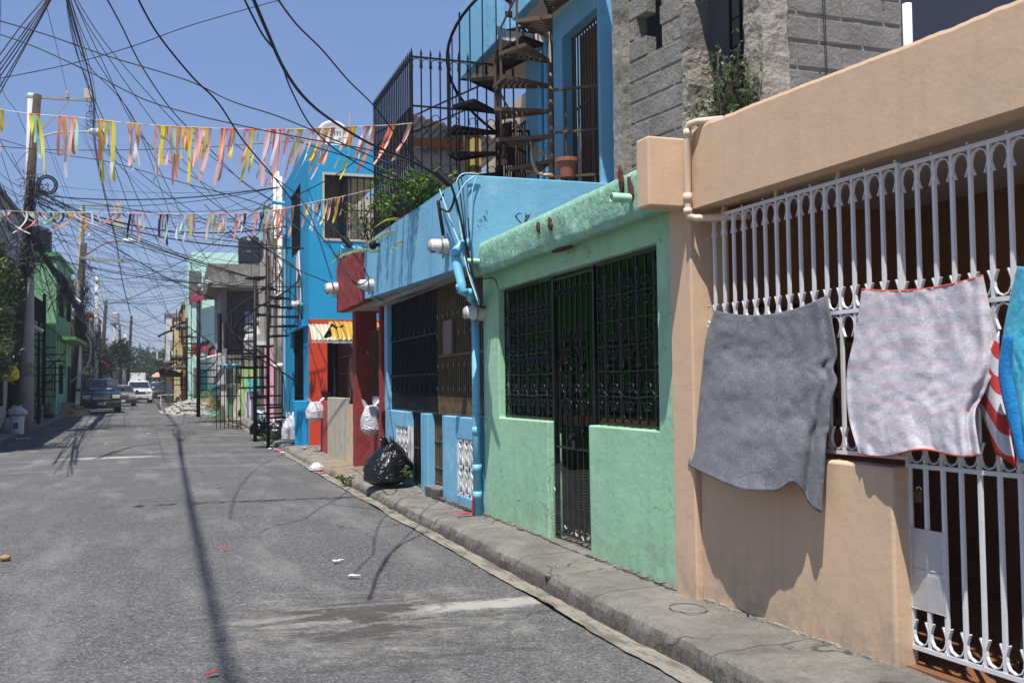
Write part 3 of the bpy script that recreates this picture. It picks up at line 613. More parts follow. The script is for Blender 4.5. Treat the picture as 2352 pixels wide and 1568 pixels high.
# ================================================================ LIGHT BLUE HOUSE
XB=3.05
lb=thing('light_blue_house','light blue house with a deep beam over iron grilles and an open terrace above','house',(3.4,13,.15))
YB0,YB1=10.2,16.15
m=MB()   # fascia
def fasf(u,v):
    y=YB0+(YB1-YB0)*v; t=v; zb=2.885+.14*t; zt=3.87+.07*t+.006*nz(y*3); pr=[(XB,zb),(XB,(zb+zt)/2),(XB,zt),(XB+.02,zt+.012),(XB+.14,zt+.01),(XB+.14,3.05),(XB+.14,zb),(XB,zb)]
    a,b=pr[round(u*7)]; return (a+.004*nz(y*2,b*2),y,b)
m.grid(fasf,7,60); m.build('beam',LBL,lb)
m=MB(); m.panel('y',YB0,YB0+.13,XB+.002,4.86,2.89,3.86); m.build('parapet_return',LBL,lb,bevel=.012,jit=.005)
m=MB(); m.box(XB+.14,7.5,YB0+.13,YB1,2.93,3.05); m.build('terrace_floor',CON,lb)
m=MB(); m.box(XB+.14,6.5,YB0+.1,YB1-.1,2.895,2.93); m.build('porch_ceiling',M('dusty_ceiling',(.3,.28,.26),.9,.2,2),lb)
yl=lambda px,py=960:YX(px,3.35,py)
holesZ=(.24,.98)
segs=[(yl(1106),yl(1019),'R'),(yl(985),yl(969),'P'),(yl(938),yl(888),'L')]
def ceramic(yc0,z0,w_,h_,nu,nv,parent):
    m=MB(); m.box(3.345,3.36,yc0-.03,yc0+w_+.03,z0-.035,z0); m.box(3.345,3.36,yc0-.03,yc0+w_+.03,z0+h_,z0+h_+.035); m.box(3.345,3.36,yc0-.035,yc0,z0,z0+h_); m.box(3.345,3.36,yc0+w_,yc0+w_+.035,z0,z0+h_)
    breeze(m,'x',3.338,3.42,yc0,z0,w_/nu,h_/nv,nu,nv,.035,.34); m.build('breeze_block_vent',M('white_breeze_paint',(.66,.66,.65),.6,.05,4,.2,30),parent)
    m=MB(); m.box(3.46,3.48,yc0,yc0+w_,z0,z0+h_); m.build('vent_backing',DARK,parent)
for a,b,k in segs:
    m=MB(); hs=()
    if k=='R': hs=((10.96,11.72,.28,.95),)
    if k=='L': hs=((14.35,15.15,.42,.98),)
    m.panel('x',3.33,3.47,a,b,.1,1.215,holes=hs); m.build('low_wall',LBL,lb,bevel=.012,jit=.006)
    for h_ in hs: ceramic(h_[0]+.01,h_[2]+.01,h_[1]-h_[0]-.02,h_[3]-h_[2]-.02,3,2,lb)
m=MB(); m.box(3.33,3.55,15.75,15.96,1.2,2.9); m.box(3.38,3.55,10.66,10.76,.1,2.9); m.build('corner_pier',LBL,lb,bevel=.01)
m=MB(); m.box(3.25,3.5,yl(1019)+.0,yl(990),.1,.27); m.build('door_step',WALK,lb,bevel=.02)
m=MB(); m.box(3.52,3.6,yl(946),yl(972)+.0,.1,.2); m.build('door_sill',WALK,lb)
m=MB(); m.box(6.0,6.1,10.7,16,.1,2.9); m.box(3.5,6,15.9,16.0,.1,2.9); m.box(3.6,6,10.68,10.76,.1,2.9); m.box(5.0,5.08,11.2,12.6,.1,2.5); m.build('inner_wall',M('blue_inner_wall',(.03,.2,.34),.85,.2,1.2),lb)
m=MB(); m.box(3.5,6,10.7,16,.08,.15); m.build('porch_floor',MATS['garage_floor'],lb)
def bars(name,mat,ya,yb,sp,z0,z1,x,parent,r=.009,splay=True,rails=(),nodes=()):
    n=max(1,round(abs(ya-yb)/sp)); m=MB()
    for i in range(n+1): y=ya+(yb-ya)*i/n; m.box(x-r,x+r,y-r,y+r,z0,z1)
    if splay:
        for i in range(n+1):
            y=ya+(yb-ya)*i/n
            for sg in (-1,1): m.tube([(x,y+sg*.012,z0+.2),(x,y+sg*.018,z0+.13),(x,y+sg*.035,z0+.06),(x,y+sg*.042,z0+.015)],.008,4)
            m.box(x-.014,x+.014,y-.014,y+.014,z0+.19,z0+.215)
    o=m.build(name,mat,parent); q=MB()
    for z in (z0,z1)+tuple(rails): q.box(x-.014,x+.014,min(ya,yb),max(ya,yb),z-.012,z+.012)
    q.build('rail',mat,o)
    if nodes:
        q=MB()
        for i in range(0,n+1,3):
            for z in nodes:
                y=ya+(yb-ya)*i/n; q.lathe([(.001,-.06),(.02,-.03),(.026,0),(.02,.03),(.001,.06)],(x,y,z),6)
                for sg in (-1,1): q.tube(arc((x,y+sg*.03,z+.09),.028,0,320,7,EY,EZ),.005,3)
        q.build('scroll_ornament',mat,o)
    return o
bars('window_grille',BKM,yl(996),15.73,.105,1.235,2.90,3.41,lb,rails=(1.75,2.3),nodes=(1.75,2.35,1.55))
bars('window_grille',GLD,10.80,yl(999),.085,1.235,2.90,3.41,lb,rails=(1.98,),nodes=(1.55,1.85,2.25,2.5))
bars('gate',BKM,yl(969),yl(938),.10,.2,1.22,3.44,lb,splay=False,rails=(.7,))
bars('gate',GLD,yl(1018),yl(985),.09,.3,1.22,3.44,lb,splay=False,rails=(.5,.85))
m=MB(); m.box(3.36,3.39,yl(1037),yl(1018),1.99,2.42); m.build('lock_plate',M('brown_plate',(.16,.12,.1),.5),lb)
pin=MB(); pin.box(5.9,5.97,13.1,13.9,2.2,2.4); pin.build('red_sign_strip',M('pink_red',(.6,.1,.08),.6),lb)
# blue rain pipe
d=MB(); p0=PX(1113,1180,3.28); p1=PX(1097,700,3.28)
d.tube([(3.28,10.72,.12),(3.28,10.72,2.42)],.047,14); 
for z in (.32,.62,1.04,1.27): d.tube([(3.28,10.72,z),(3.28,10.72,z+.09)],.053,14)
e0=Vector((3.28,10.72,2.42)); c0=PX(1060,672,2.90); c1=PX(1046,578,2.90); c2=PX(1076,556,3.06)
d.tube([e0,e0+Vector((0,0,.1)),e0+Vector((-.06,-.02,.15)),c0+Vector((.1,-.02,0)),c0+Vector((.03,0,.0))],.046,14)
d.tube([c0+Vector((.06,0,-.0)),c0+Vector((0,0,.02)),c0+Vector((0,0,.1)),c1+Vector((0,0,-.08)),c1+Vector((0,0,.0)),c1+Vector((.05,0,.06)),c2],.048,14)
for t in (.08,.9): a=c0.lerp(c1,t); d.tube([a,a+Vector((0,0,.05))],.055,14)
d.build('rain_pipe',PVB,lb,smooth=True)
m=MB(); a=PX(842,573,XB); m.lathe([(.055,0),(.055,.42)],a,12,(-1,0,0),cap=False); m.lathe([(.046,.42),(.046,0)],a,12,(-1,0,0),cap=False); m.lathe([(.055,.42),(.046,.42)],a,12,(-1,0,0),cap=False); m.build('drain_spout',PVB,lb)
# conduit mast and cables on beam
m=MB(); a=PX(1007,460,2.95); b=PX(1018,540,2.98); m.tube([a,a+Vector((0,0,-.03)),b],.022,8); m.tube(spline([a+Vector((.03,0,0)),a+Vector((.05,-.02,.06)),PX(1018,448,3.0)],3),.014,5); m.tube(spline([PX(1015,480,2.98),PX(1030,486,2.95),PX(1040,470,2.95),PX(1044,450,2.95)],5),.014,5); m.build('service_mast',CABL,lb,smooth=True)
cm_=MB(); cg_=MB()
for i,(pts) in enumerate([[(1052,412),(1060,470),(1066,520),(1072,600),(1085,640),(1103,695)],[(1040,432),(1052,480),(1062,550),(1078,620),(1100,700)],[(1058,405),(1064,430),(1074,560),(1092,650)],[(1010,435),(1040,520),(1060,570),(1080,640),(1098,690)],[(1075,500),(1080,560),(1084,600),(1089,640)]]):
    (cm_ if i%2==0 else cg_).tube(spline([PX(a,b,2.99+.03*(i%3)) for a,b in pts],6),.008,4)
cm_.build('wall_cable',CABL,lb); cg_.build('wall_cable',CABB,lb)
cm_=MB()
for pts in ([(1092,403),(1075,415),(1062,430),(1050,455)],[(1096,402),(1085,440),(1082,500),(1078,555)],[(1100,400),(1070,398),(1055,405),(1048,420)]): cm_.tube(spline([PY(a,b,YB0-.04) for a,b in pts],6),.007,4)
cm_.build('wall_cable',CABB,lb)
# upper wall of the terrace
m=MB(); m.panel('x',4.66,4.84,10.28,12.62,3.05,7.2,holes=((10.34,11.42,3.0,5.93),)); m.box(4.84,5.12,10.22,10.36,3.05,7.2); m.build('upper_wall',LBL,lb,bevel=.01)
m=MB(); m.box(4.5,4.66,11.42,11.48,3.05,3.06); 
m=MB(); m.panel('y',12.62,12.75,4.66,6.5,3.05,6.2); m.build('upper_side_wall',LBL,lb)
m=MB(); m.box(5.1,5.2,12.75,16.0,3.05,6.0); m.build('back_wall',M('tan_wall',(.42,.36,.27),.85,.12),lb)
m=MB(); m.box(4.95,5.0,10.3,11.5,3.05,6.0); m.build('door_shadow_wall',BRI,lb)
bars('door_grille',BRM,10.38,11.40,.085,3.1,5.92,4.80,lb,splay=False,rails=(3.8,5.0))
bars('door_grille',BKR,12.9,14.6,.11,3.1,5.4,4.9,lb,splay=False,rails=(3.9,))
for i,(px) in enumerate((1243,1256)): 
    a=PX(px,300,4.61); m=MB(); m.tube([(4.61,a.y,3.05),(4.61,a.y,6.3)],.032,10); m.tube([(4.61,a.y,4.6),(4.61,a.y,4.68)],.04,10); m.build('wall_pipe',PVB,lb,smooth=True)
# upper balcony slabs
def slab(x0,x1,ya,yb,zb,zt,nm):
    m=MB(); m.box(x0,x0+.12,ya,yb,zb,zt); m.build(nm,LBL,lb,bevel=.012)
    m=MB(); m.box(x0+.12,x1,ya,yb,zb+.01,zb+.14); m.build('balcony_underside',M('beige_soffit',(.62,.56,.46),.85,.1),lb)
a=PX(1054,185,4.0); slab(4.0,5.1,12.0,a.y,a.z,a.z+1.0,'balcony_parapet')
m=MB(); m.box(4.0,5.1,a.y-.1,a.y,a.z,a.z+1.0); m.build('balcony_parapet',LBL,lb)
a=PX(1176,48,4.16); slab(4.16,4.66,9.2,a.y,a.z,a.z+.9,'balcony_parapet')
# pier cables
cc=[[],[]]
for i in range(12):
    x=4.87+.02*i; pts=[(x+.03*nz(i*3.1,k*.9),10.20-.012*(i%3),6.3-.42*k) for k in range(8)]
    m=MB(); m.tube(spline(pts,4),.0055,4); m.build('pier_cable',(CABL,CABG,LBL)[i%3],lb)
# ---------------------------------------------------------------- terrace railing
tr=thing('terrace_railing','tall black spear topped railing cage round the light blue terrace','railing',(3.3,13,3.9))
def spearbars(P,ax,n,z0,z1,step=None):
    m=MB(); tp=MB(); 
    for i in range(n+1):
        p=P(i/n); m.box(p.x-.009,p.x+.009,p.y-.009,p.y+.009,z0,z1)
        tp.lathe([(.006,0),(.017,.045),(.001,.13)],(p.x,p.y,z1),6)
        if i<n:
            q=P((i+1)/n); c=(p+q)/2; s=(q-p).length/2; d=(q-p).normalized()
            for sg in (-1,1): tp.tube([Vector((c.x,c.y,z1-.02)),Vector((c.x,c.y,z1-.03))+d*sg*s*.55,Vector((c.x,c.y,z1-.07))+d*sg*s*.85,Vector((c.x,c.y,z1-.15))+d*sg*s*.7],.006,4)
    return m,tp
ZT=6.03
for nm,A,B,n in (('street_side',Vector((3.1,15.55,0)),Vector((3.1,12.95,0)),22),('near_side',Vector((3.1,12.95,0)),Vector((4.55,12.95,0)),11)):
    m,tp=spearbars(lambda t:A.lerp(B,t),0,n,3.9 if nm=='street_side' else 3.07,ZT)
    o=m.build('bar_panel',BKR,tr); tp.build('spear_ornament',BKR,o)
    r=MB()
    for z in ((3.95,4.42,5.36,ZT) if nm=='street_side' else (3.1,4.45,5.36,ZT)): r.bar(Vector((A.x,A.y,z)),Vector((B.x,B.y,z)),.022,.022)
    r.build('rail',BKR,o)
    r=MB(); d=(B-A).normalized()
    for i in range(n):
        c=A.lerp(B,(i+.5)/n)
        if nm=='near_side':
            for z in (4.55,5.2,3.7):
                if i%2==0: r.tube(arc(c+EZ*z,.055,-60,230,9,d,EZ),.006,4); r.tube([c+EZ*(z-.05)+d*.05,c+EZ*(z-.25)+d*.2],.005,4)
        elif i%2==0:
            for z in (4.2,5.05): teardrop(r,c+EZ*z,EZ,.3,.045,d,.008); teardrop(r,c+EZ*z,-EZ,.3,.045,d,.008)
    r.build('scroll_ornament',BKR,o)
r=MB(); r.bar((3.1,12.95,3.3),(3.1,12.95,ZT+.02),.03); r.bar((3.1,13.0,5.0),(4.5,14.5,5.9),.02); r.bar((3.1,15.5,5.6),(4.4,13.0,5.9),.02); r.build('brace',BKR,tr)
# ---------------------------------------------------------------- spiral stairs
def spiral(name,label,base,Rr,z0,n,rise,a0,da,mat,zt,rail=True,mesh_=False,treadw=34,pr=.035,slats=5,rail0=0,sides=8,group=None,balcut=None):
    t=thing(name,label,'spiral staircase',base,group); b=Vector(base); cx,cy=b.x,b.y
    m=MB(); m.lathe([(pr,z0-b.z),(pr,zt-b.z)],b,sides); m.build('pole',mat,t,smooth=True)
    def P(a,r,z): return Vector((cx+r*math.cos(R(a)),cy+r*math.sin(R(a)),z))
    for k in range(n):
        a=a0+da*k; z=z0+rise*(k+1); h=treadw/2; m=MB()
        m.bar(P(a-h,pr,z),P(a-h,Rr,z),.014,.045); m.bar(P(a+h,pr,z),P(a+h,Rr,z),.014,.045); m.bar(P(a-h,Rr,z),P(a+h,Rr,z),.014,.045)
        for j in range(1,slats+1):
            f=j/(slats+1); rr=pr+(Rr-pr)*(.15+.85*f); m.bar(P(a-h,rr,z+.012),P(a+h,rr,z+.012),(Rr-pr)/(slats+1)*.62,.008)
        o=m.build('tread',mat,t)
    if rail:
        pts=[P(a0+da*(k/3)-treadw/2,Rr,z0+rise*(k/3+1)+.95) for k in range(rail0*3,n*3)]
        if len(pts)>2: m=MB(); m.tube(pts,.02,8); m.build('handrail',mat,t,smooth=True)
        m=MB()
        for k in range(n):
            for f in (0,.5):
                a=a0+da*(k+f)-treadw/2; z=z0+rise*(k+f+1); 
                if k>=rail0: m.bar(P(a,Rr,z-rise*.5),P(a,Rr,z+.95),.014)
        m.build('balusters',mat,t)
    return t
a=PY(1147,403,12.45); spiral('spiral_staircase','black spiral staircase rising from the light blue terrace behind the brown one',(a.x,a.y,3.05),.68,3.05,14,.27,-3,30,BKR,7.3,slats=6,pr=.045)
a=PY(1268,403,10.85); BX,BY=a.x,a.y
bs=spiral('spiral_staircase','brown rusty spiral staircase without near rail standing at the terrace parapet',(a.x,a.y,3.05),.68,3.05,12,.295,24,26,BRM,6.1,rail=False,slats=7,treadw=36)
m=MB()
for k in range(2,12):
    a0_=24+26*k-18; z=3.05+.295*(k+1); p=Vector((BX+.66*math.cos(R(a0_)),BY+.66*math.sin(R(a0_)),z)); m.bar(p-EZ*.3,p+EZ*.32,.022)
    q=Vector((BX+.66*math.cos(R(a0_+26)),BY+.66*math.sin(R(a0_+26)),z+.295)); m.bar(p+EZ*.3,q+EZ*.3,.018)
m.build('side_brace',BRM,bs)
rl=thing('landing_rail','brown rusty landing rail between the spiral stair pole and the blue pier','railing',(BX,BY,3.05)); m=MB()
e=Vector((4.78,10.5,0)); s=Vector((BX,BY,0))
for z in (4.03,4.56,5.07): m.bar(s+EZ*z,e+EZ*z,.028)
m.build('rail',BRM,rl); m=MB()
for f in (.28,.55,.85): p=s.lerp(e,f); m.bar(p+EZ*3.05,p+EZ*5.07,.022)
m.build('post',BRM,rl)
m=MB(); m.lathe([(.09,-.02),(.115,.15),(.135,.16),(.135,.205),(.12,.205),(.105,.16)],PY(1303,405,10.55),18); one(m,'flower_pot',M('terracotta',(.32,.10,.06),.6,.1,5),'terracotta plastic flower pot on the blue terrace parapet beside the stair pole','flower pot',smooth=False)
# things on the terrace
sh_=thing('corrugated_shed','pale plywood shed with a corrugated zinc roof on the light blue terrace','shed',(4.1,15,3.05))
a=PY(935,400,14.6); b=PY(1098,400,14.6)
m=MB(); m.box(a.x+.05,b.x,14.6,16.3,3.05,5.2); m.build('wall',M('shed_boards',(.50,.52,.56),.8,.2,1.5,.3,20,col2=(.25,.24,.24),c2=(.55,.6),c2scale=2),sh_)
m=MB(); 
def corr(u,v): x=a.x-.1+(b.x-a.x+.5)*u; return (x,14.2+2.3*v,5.62-.35*u+.018*math.sin(x*62)-.1*v)
m.grid(corr,110,2); m.build('roof',M('zinc_sheet',(.62,.64,.68),.45,.1,3,.1,20,.5,metal=.3),sh_,solid=.004)
m=MB(); m.box(a.x-.05,b.x,14.45,14.52,5.2,5.32); m.build('gable_board',M('orange_wood',(.4,.18,.07),.7,.2,5),sh_)
m=MB(); m.prism([PY(952,255,14.1),PY(938,205,14.1),PY(955,215,14.1),PY(968,262,14.1)],(0,.03,0)); 
a=PY(1000,400,13.5); b=PY(1095,400,13.5); m=MB(); m.box(a.x,b.x,13.3,14.0,3.05,4.25); cb=thing('wooden_cabinet','weathered orange brown wooden cabinet with split top boards behind the black railing','cabinet',(a.x+.3,13.6,3.05)); m.build('body',M('burnt_orange_wood',(.26,.075,.02),.55,.3,3,.3,20,col2=(.04,.02,.01),c2=(.5,.65),c2scale=4),cb)
m=MB()
for i in range(4): m.obox(((a.x+b.x)/2-.05+.03*i,13.6,4.28+.028*i),((b.x-a.x)/2+.12,0,.02*(i%2)),(0,.45,0),(0,0,.01))
m.build('top_board',M('warped_boards',(.30,.13,.06),.8,.3,5,.4,20),cb)
a=PY(1080,330,13.2); m=MB(); m.box(a.x-.08,a.x+.16,13.2,13.24,3.3,5.1); one(m,'yellow_board',M('ochre_board',(.5,.36,.12),.8,.15,3),'ochre yellow board standing upright behind the black spiral stair','board')
def rugf(u,v):
    a=PY(1148+ (1176-1148)*u -8*v*(1-u),288+92*v-10*u*(1-v),12.2+.06*math.sin(u*9)+.05*nz(u*3,v*3)); return a
m=MB(); m.grid(rugf,12,20); one(m,'rug',M('brown_shaggy',(.085,.05,.035),1,.3,20,1,60,.05,bdist=.05),'brown shaggy rug hung over a black rail beside the spiral stairs','rug',solid=.02)
m=MB(); a=PY(1148,300,12.25); m.tube([a,PY(1215,302,12.25)],.018,6); m.tube([PY(1215,302,12.25),PY(1215,400,12.25)],.015,6); one(m,'drying_rail',BKR,'black rail on the blue terrace holding the shaggy rug','rail')
m=MB(); m.tube(spline([PY(1222,330,11.2),PY(1222,360,11.1),PY(1232,392,11.0),PY(1250,402,10.9),PY(1268,402,10.7)],6),.022,8); one(m,'garden_hose',M('pale_orange_hose',(.55,.36,.2),.5),'pale orange hose curving down behind the blue parapet','hose')
# ================================================================ CONCRETE BLOCK HOUSE
bh=thing('concrete_block_house','unfinished grey concrete block upper storey with open windows above the mint and peach houses','house',(4.3,7.5,3.1))
A=Vector((4.16,8.55,0)); Bp=Vector((4.30,7.66,0)); d_=(Bp-A).normalized(); nrm=Vector((-d_.y,d_.x,0)); nrm=nrm if nrm.x>0 else -nrm
def blockrow(mb,org,dr,nn,L,z,off,ln=.40,h=.19,gap=.012,th=.12,skip=()):
    x=-off
    while x<L:
        a=max(0,x)+gap/2; b=min(L,x+ln)-gap/2
        if b-a>.04 and not any(s0<(a+b)/2<s1 for s0,s1 in skip):
            c=org+dr*(a+b)/2+EZ*(z+h/2)+nn*(th/2+.003*nz(a*9,z*7)); 
            # slightly uneven faced block
            q=MB(); q.obox(c,dr*(b-a)/2,nn*th/2,EZ*(h-gap)/2); mb.add([Vector(v)+.003*noise.noise_vector(Vector(v)*9) for v in q.v],q.f)
        x+=ln
LL=(Bp-A).length
mb=MB(); mo=MB()
for j in range(8):
    z=3.05+.2*j; blockrow(mb,A,d_,nrm,LL-.04,z,.2*(j%2)+.07)
for j in range(8,18):
    z=3.05+.2*j; blockrow(mb,A,d_,nrm,LL-.04,z,.2*(j%2)+.07,skip=((.17,.56),))
mb.build('block_wall',BLK,bh,bevel=.008)
c=(A+Bp)/2; mo.obox(c+nrm*.067+EZ*3.85,d_*LL/2,nrm*.06,EZ*.8)
for s0,s1 in ((0,.17),(.56,LL)): mo.obox(A+d_*(s0+s1)/2+nrm*.067+EZ*5.7,d_*(s1-s0)/2,nrm*.06,EZ*1.05)
mo.build('mortar',M('grey_mortar',(.235,.22,.195),.95,.25,4,1,20,.1,bdist=.03),bh)
m=MB(); stonebox(m,4.09,4.30,8.5,8.72,3.0,6.6,.008,.07); m.build('corner_column',CON,bh,merge=True)
m=MB(); stonebox(m,4.285,4.54,7.60,7.70,3.0,4.52,.017,.03,3); stonebox(m,4.285,4.52,7.62,7.72,4.9,6.6,.012,.05,9); m.build('rough_jamb',MOR,bh,merge=True,smooth=False)
m=MB(); stonebox(m,4.285,4.5,7.60,7.72,4.52,4.9,.008,.05); m.build('jamb_block',BLK,bh,merge=True)
m=MB(); stonebox(m,4.11,4.33,6.18,6.42,3.0,6.4,.014,.03,5); m.build('rough_column',MOR,bh,merge=True)
mb=MB()
for j in range(17): blockrow(mb,Vector((4.31,6.24,0)),EX,EY,1.10,3.12+.205*j,.2*((j+1)%2)+.06,h=.197,gap=.018)
mb.build('block_wall',BLK,bh,bevel=.01)
m=MB(); stonebox(m,4.3,5.42,6.252,6.36,3.0,6.6,.007,.05,2); m.build('mortar',M('grey_mortar',(.235,.22,.195),.95,.25,4,1,20,.1,bdist=.03),bh,merge=True)
m=MB(); m.tube([(4.66,6.22,6.3),(4.665,6.225,5),(4.69,6.22,3.6),(4.70,6.22,3.0)],.004,4); m.tube([(4.68,6.22,6.3),(4.685,6.225,5),(4.70,6.22,3.6),(4.715,6.22,3.0)],.004,4); m.build('wall_cable',CABL,bh)
m=MB(); m.box(5.42,7.5,6.3,6.4,3.0,6.6); m.build('shaded_wall',M('shaded_navy',(.028,.033,.055),.6,.1),bh)  # wall beyond the blocks, its shade put into the dark navy colour
m=MB(); m.box(5.0,5.1,6.45,8.8,3.0,6.5); m.box(4.4,5.1,8.76,8.84,3.0,6.5); m.build('inner_wall',M('grey_board',(.22,.23,.25),.8,.15),bh)
m=MB(); m.box(4.2,7.4,6.3,8.7,5.7,5.85); m.box(4.2,7.4,6.3,8.7,3.0,3.08); m.build('floor_slab',CON,bh)
m=MB()
for i in range(8): y=6.45+.165*i; m.box(4.72,4.74,y-.008,y+.008,3.1,5.7)
for z in (3.95,4.07,4.19,4.31,4.43,4.55,4.8): m.box(4.725,4.735,6.42,7.6,z-.005,z+.005)
for z in (4.65,5.0):
    for y in (6.86,7.2): 
        for sg in (-1,1): m.tube(arc((4.715,y+sg*.05,z),.045,-90,200,8,EY,EZ),.006,4)
m.build('window_grille',BKR,bh)
m=MB(); a=PY(2083,10,5.6); m.tube([(a.x,5.6,3.05),(a.x,5.6,a.z)],.032,14); one(m,'vent_pipe',PVW,'white vent pipe standing up behind the peach roof band','pipe',smooth=True)
# ================================================================ DARK RED PORCH HOUSE
rp=thing('dark_red_porch_house','dark red porch house with a box canopy between the light blue and azure houses','house',(3.4,18,.15))
m=MB(); stonebox(m,3.04,3.2,16.2,18.95,3.0,3.93,.012,.1); m.build('canopy_front',MAR,rp,merge=True)
m=MB(); m.box(3.2,5.6,16.2,18.95,3.0,3.14); m.build('canopy_slab',GRC,rp)
m=MB(); stonebox(m,3.32,3.72,18.5,18.85,.1,3.0,.005,.08); m.build('post',MAR,rp,merge=True); m=MB(); stonebox(m,3.32,3.47,16.2,16.36,.1,3.0,.005,.08); m.build('post',MAR,rp,merge=True)
m=MB(); m.box(3.4,3.52,16.36,17.6,.1,1.12); m.build('low_wall',MAR,rp,bevel=.01)
m=MB()
for i in range(10): y=16.42+.115*i; m.box(3.43,3.46,y-.02,y+.02,1.13,1.42)
m.box(3.42,3.47,16.36,17.6,1.12,1.15); m.build('white_picket',WHM,rp)
m=MB(); m.box(5.4,5.5,16.2,25.2,.1,3.0); m.box(3.9,5.4,18.7,18.75,.1,1.2); m.build('inner_wall',M('dark_wood_wall',(.05,.03,.022),.8,.3),rp)
bars('door_grille',GLD,17.65,18.45,.1,.2,2.6,3.6,rp,splay=False,rails=(1.2,))
aw=thing('corrugated_awning','yellow corrugated plastic awning with a faded white end over the porch','awning',(3.3,21,2.8))
def awf(x0,x1,y0,y1,z):
    return lambda u,v:(x0+(x1-x0)*v**.9, y0+(y1-y0)*u, z+.34*math.sin(v*math.pi/2)+.014*math.cos((y0+(y1-y0)*u)*45))
A1=PY(848,755,19.3)
def awg(xa,xb,y,n,par,mat,zz):   # awning along X facing the camera: curved nose towards -Y
    m=MB(); 
    m.grid(lambda u,v:(xa+(xb-xa)*u, y+.75*v**1.2, zz+.42*math.sin(v*math.pi/2)+.010*math.sin((xa+(xb-xa)*u)*62)),n*2,12); return m.build('sheet',mat,par,solid=.004)
a=PY(716,785,24.0); b=PY(768,785,24.0); c=PY(770,778,20.4); d2=PY(878,770,20.4)
awg(a.x,b.x+.1,24.0,60,aw,M('faded_white_plastic',(.42,.39,.29),.5,.12,6,.1),a.z+.05)
c=PY(764,780,20.5); d2=PY(880,775,20.5); awg(c.x,d2.x,20.5,90,aw,M('yellow_plastic',(.42,.25,.03),.4,.15,5,.1),c.z)
m=MB(); m.bar((c.x,20.5,c.z-.05),(d2.x,20.5,c.z-.05),.05); m.bar((a.x,24.0,a.z),(b.x,24.0,a.z),.04); m.bar((3.6,20.55,c.z-.1),(4.6,20.6,1.5),.04); m.build('frame',METG,aw)
def ragf(u,v): p=PY(762+30*u-20*v,742+8*math.sin(u*3)+34*v*(1-.6*u),20.8+.1*nz(u*4,v*4)); return p
m=MB(); m.grid(ragf,8,8); one(m,'rag',M('black_cloth',(.012,.012,.014),1),'black rag lying on top of the yellow awning','rag',solid=.01)
m=MB(); m.box(3.55,3.65,19.0,20.3,.1,2.5); 
bars('porch_grille',BKM,19.0,24.4,.14,1.25,2.75,3.95,rp,splay=False,rails=(1.9,2.3))
m=MB(); m.box(3.38,3.52,yw:=PX(752,960,3.38).y,PX(736,960,3.38).y,.08,1.27); m.build('low_wall',M('faded_red',(.36,.06,.05),.8,.15,2,.4,20),rp,bevel=.01)
y1_=PX(752,960,3.38).y; y2_=PX(799,960,3.38).y
m=MB(); m.box(3.38,3.50,y2_+.02,y1_-.01,.08,1.36); m.build('low_wall',M('peeling_cream',(.48,.43,.33),.85,.12,2,.4,20,col2=(.18,.42,.4),c2=(.6,.63),c2scale=3,streak=.5,streakcol=(.2,.17,.13)),rp,bevel=.01)
m=MB(); m.box(3.42,3.48,y2_-.0-.12,y2_,.1,1.9); m.build('door_edge',M('old_brown_wood',(.12,.07,.035),.9,.3,5,.5,20),rp)
m=MB(); m.box(3.36,3.44,19.3,19.5,.1,1.25); m.build('gate_post',M('peach_post',(.6,.42,.28),.8),rp)
m=MB()
for k in range(9): y=y1_-.1+(-.0)+ .16*k; m.bar((3.43,y,1.3),(3.43,y,1.46),.014)
m.bar((3.43,y1_-.1,1.46),(3.43,y1_+1.3,1.46),.018); m.build('wall_rail',BKR,rp)
m=MB(); m.grid(lambda u,v:(3.70,y2_+.1+.95*u,1.36+.42*v+.04*math.sin(u*6)),14,6); m.build('wire_screen',M('rusty_mesh',(.10,.08,.06),.9,.4,20,.5),rp,solid=.006)
# ================================================================ AZURE HOUSE
ah=thing('azure_house','two storey azure blue house with a vermilion lower side wall and barred window opening','house',(3.5,28,.15))
Y0,Y1=25.3,31.2; xr=5.6
a=PY(745,401,Y0); b=PY(745,547,Y0); c=PY(752,900,Y0); zr=PY(740,733,Y0).z; ztop=PY(740,331,Y0).z
m=MB(); m.panel('y',Y0,Y0+.2,3.36,xr,zr,ztop,holes=((a.x,5.3,b.z,a.z),)); m.build('side_wall',DBL,ah,jit=.004)
xo=PY(752,900,Y0).x; xl=PY(710,900,Y0).x
m=MB(); m.panel('y',Y0-.004,Y0+.2,xl,xr,.0,zr,holes=((xo,5.3,.1,zr-.35),)); m.build('lower_side_wall',RED,ah,jit=.004)
m=MB(); m.box(3.355,xl,Y0-.002,Y0+.2,.0,zr); m.build('corner_strip',DBL,ah)
fy=lambda px:PX(px,800,3.36).y
zz=lambda px,py:PX(px,py,3.36).z
w2=(fy(691),fy(668))
m=MB(); hol=((w2[0],w2[1],zz(690,572),zz(690,420)),(fy(697),fy(672),zz(697,925),zz(697,752)))
m.panel('x',3.36,3.56,Y0,Y1,.0,ztop,holes=hol); m.build('front_wall',DBL,ah,jit=.004)
m=MB(); m.box(3.56,4.1,Y0+.2,Y1,hol[0][2]-.3,hol[0][2]-.2); m.box(4.4,4.5,Y0+.2,Y1,0,ztop-.2); m.box(3.56,xr,Y0+.2,Y1,ztop-.45,ztop-.3); m.box(3.56,xr,Y0+.2,Y1,zr+.2,zr+.35); m.build('inner_wall',M('cream_inner',(.33,.28,.2),.85,.1),ah)
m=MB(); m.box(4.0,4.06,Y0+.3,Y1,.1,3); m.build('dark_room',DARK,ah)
m=MB(); m.box(3.3,3.36,fy(700),fy(668),zz(697,752),zz(697,735)); m.box(3.26,3.36,Y0+.1,fy(668),zz(697,752)-.02,zz(697,752)+.0); m.build('lintel',DBL,ah)
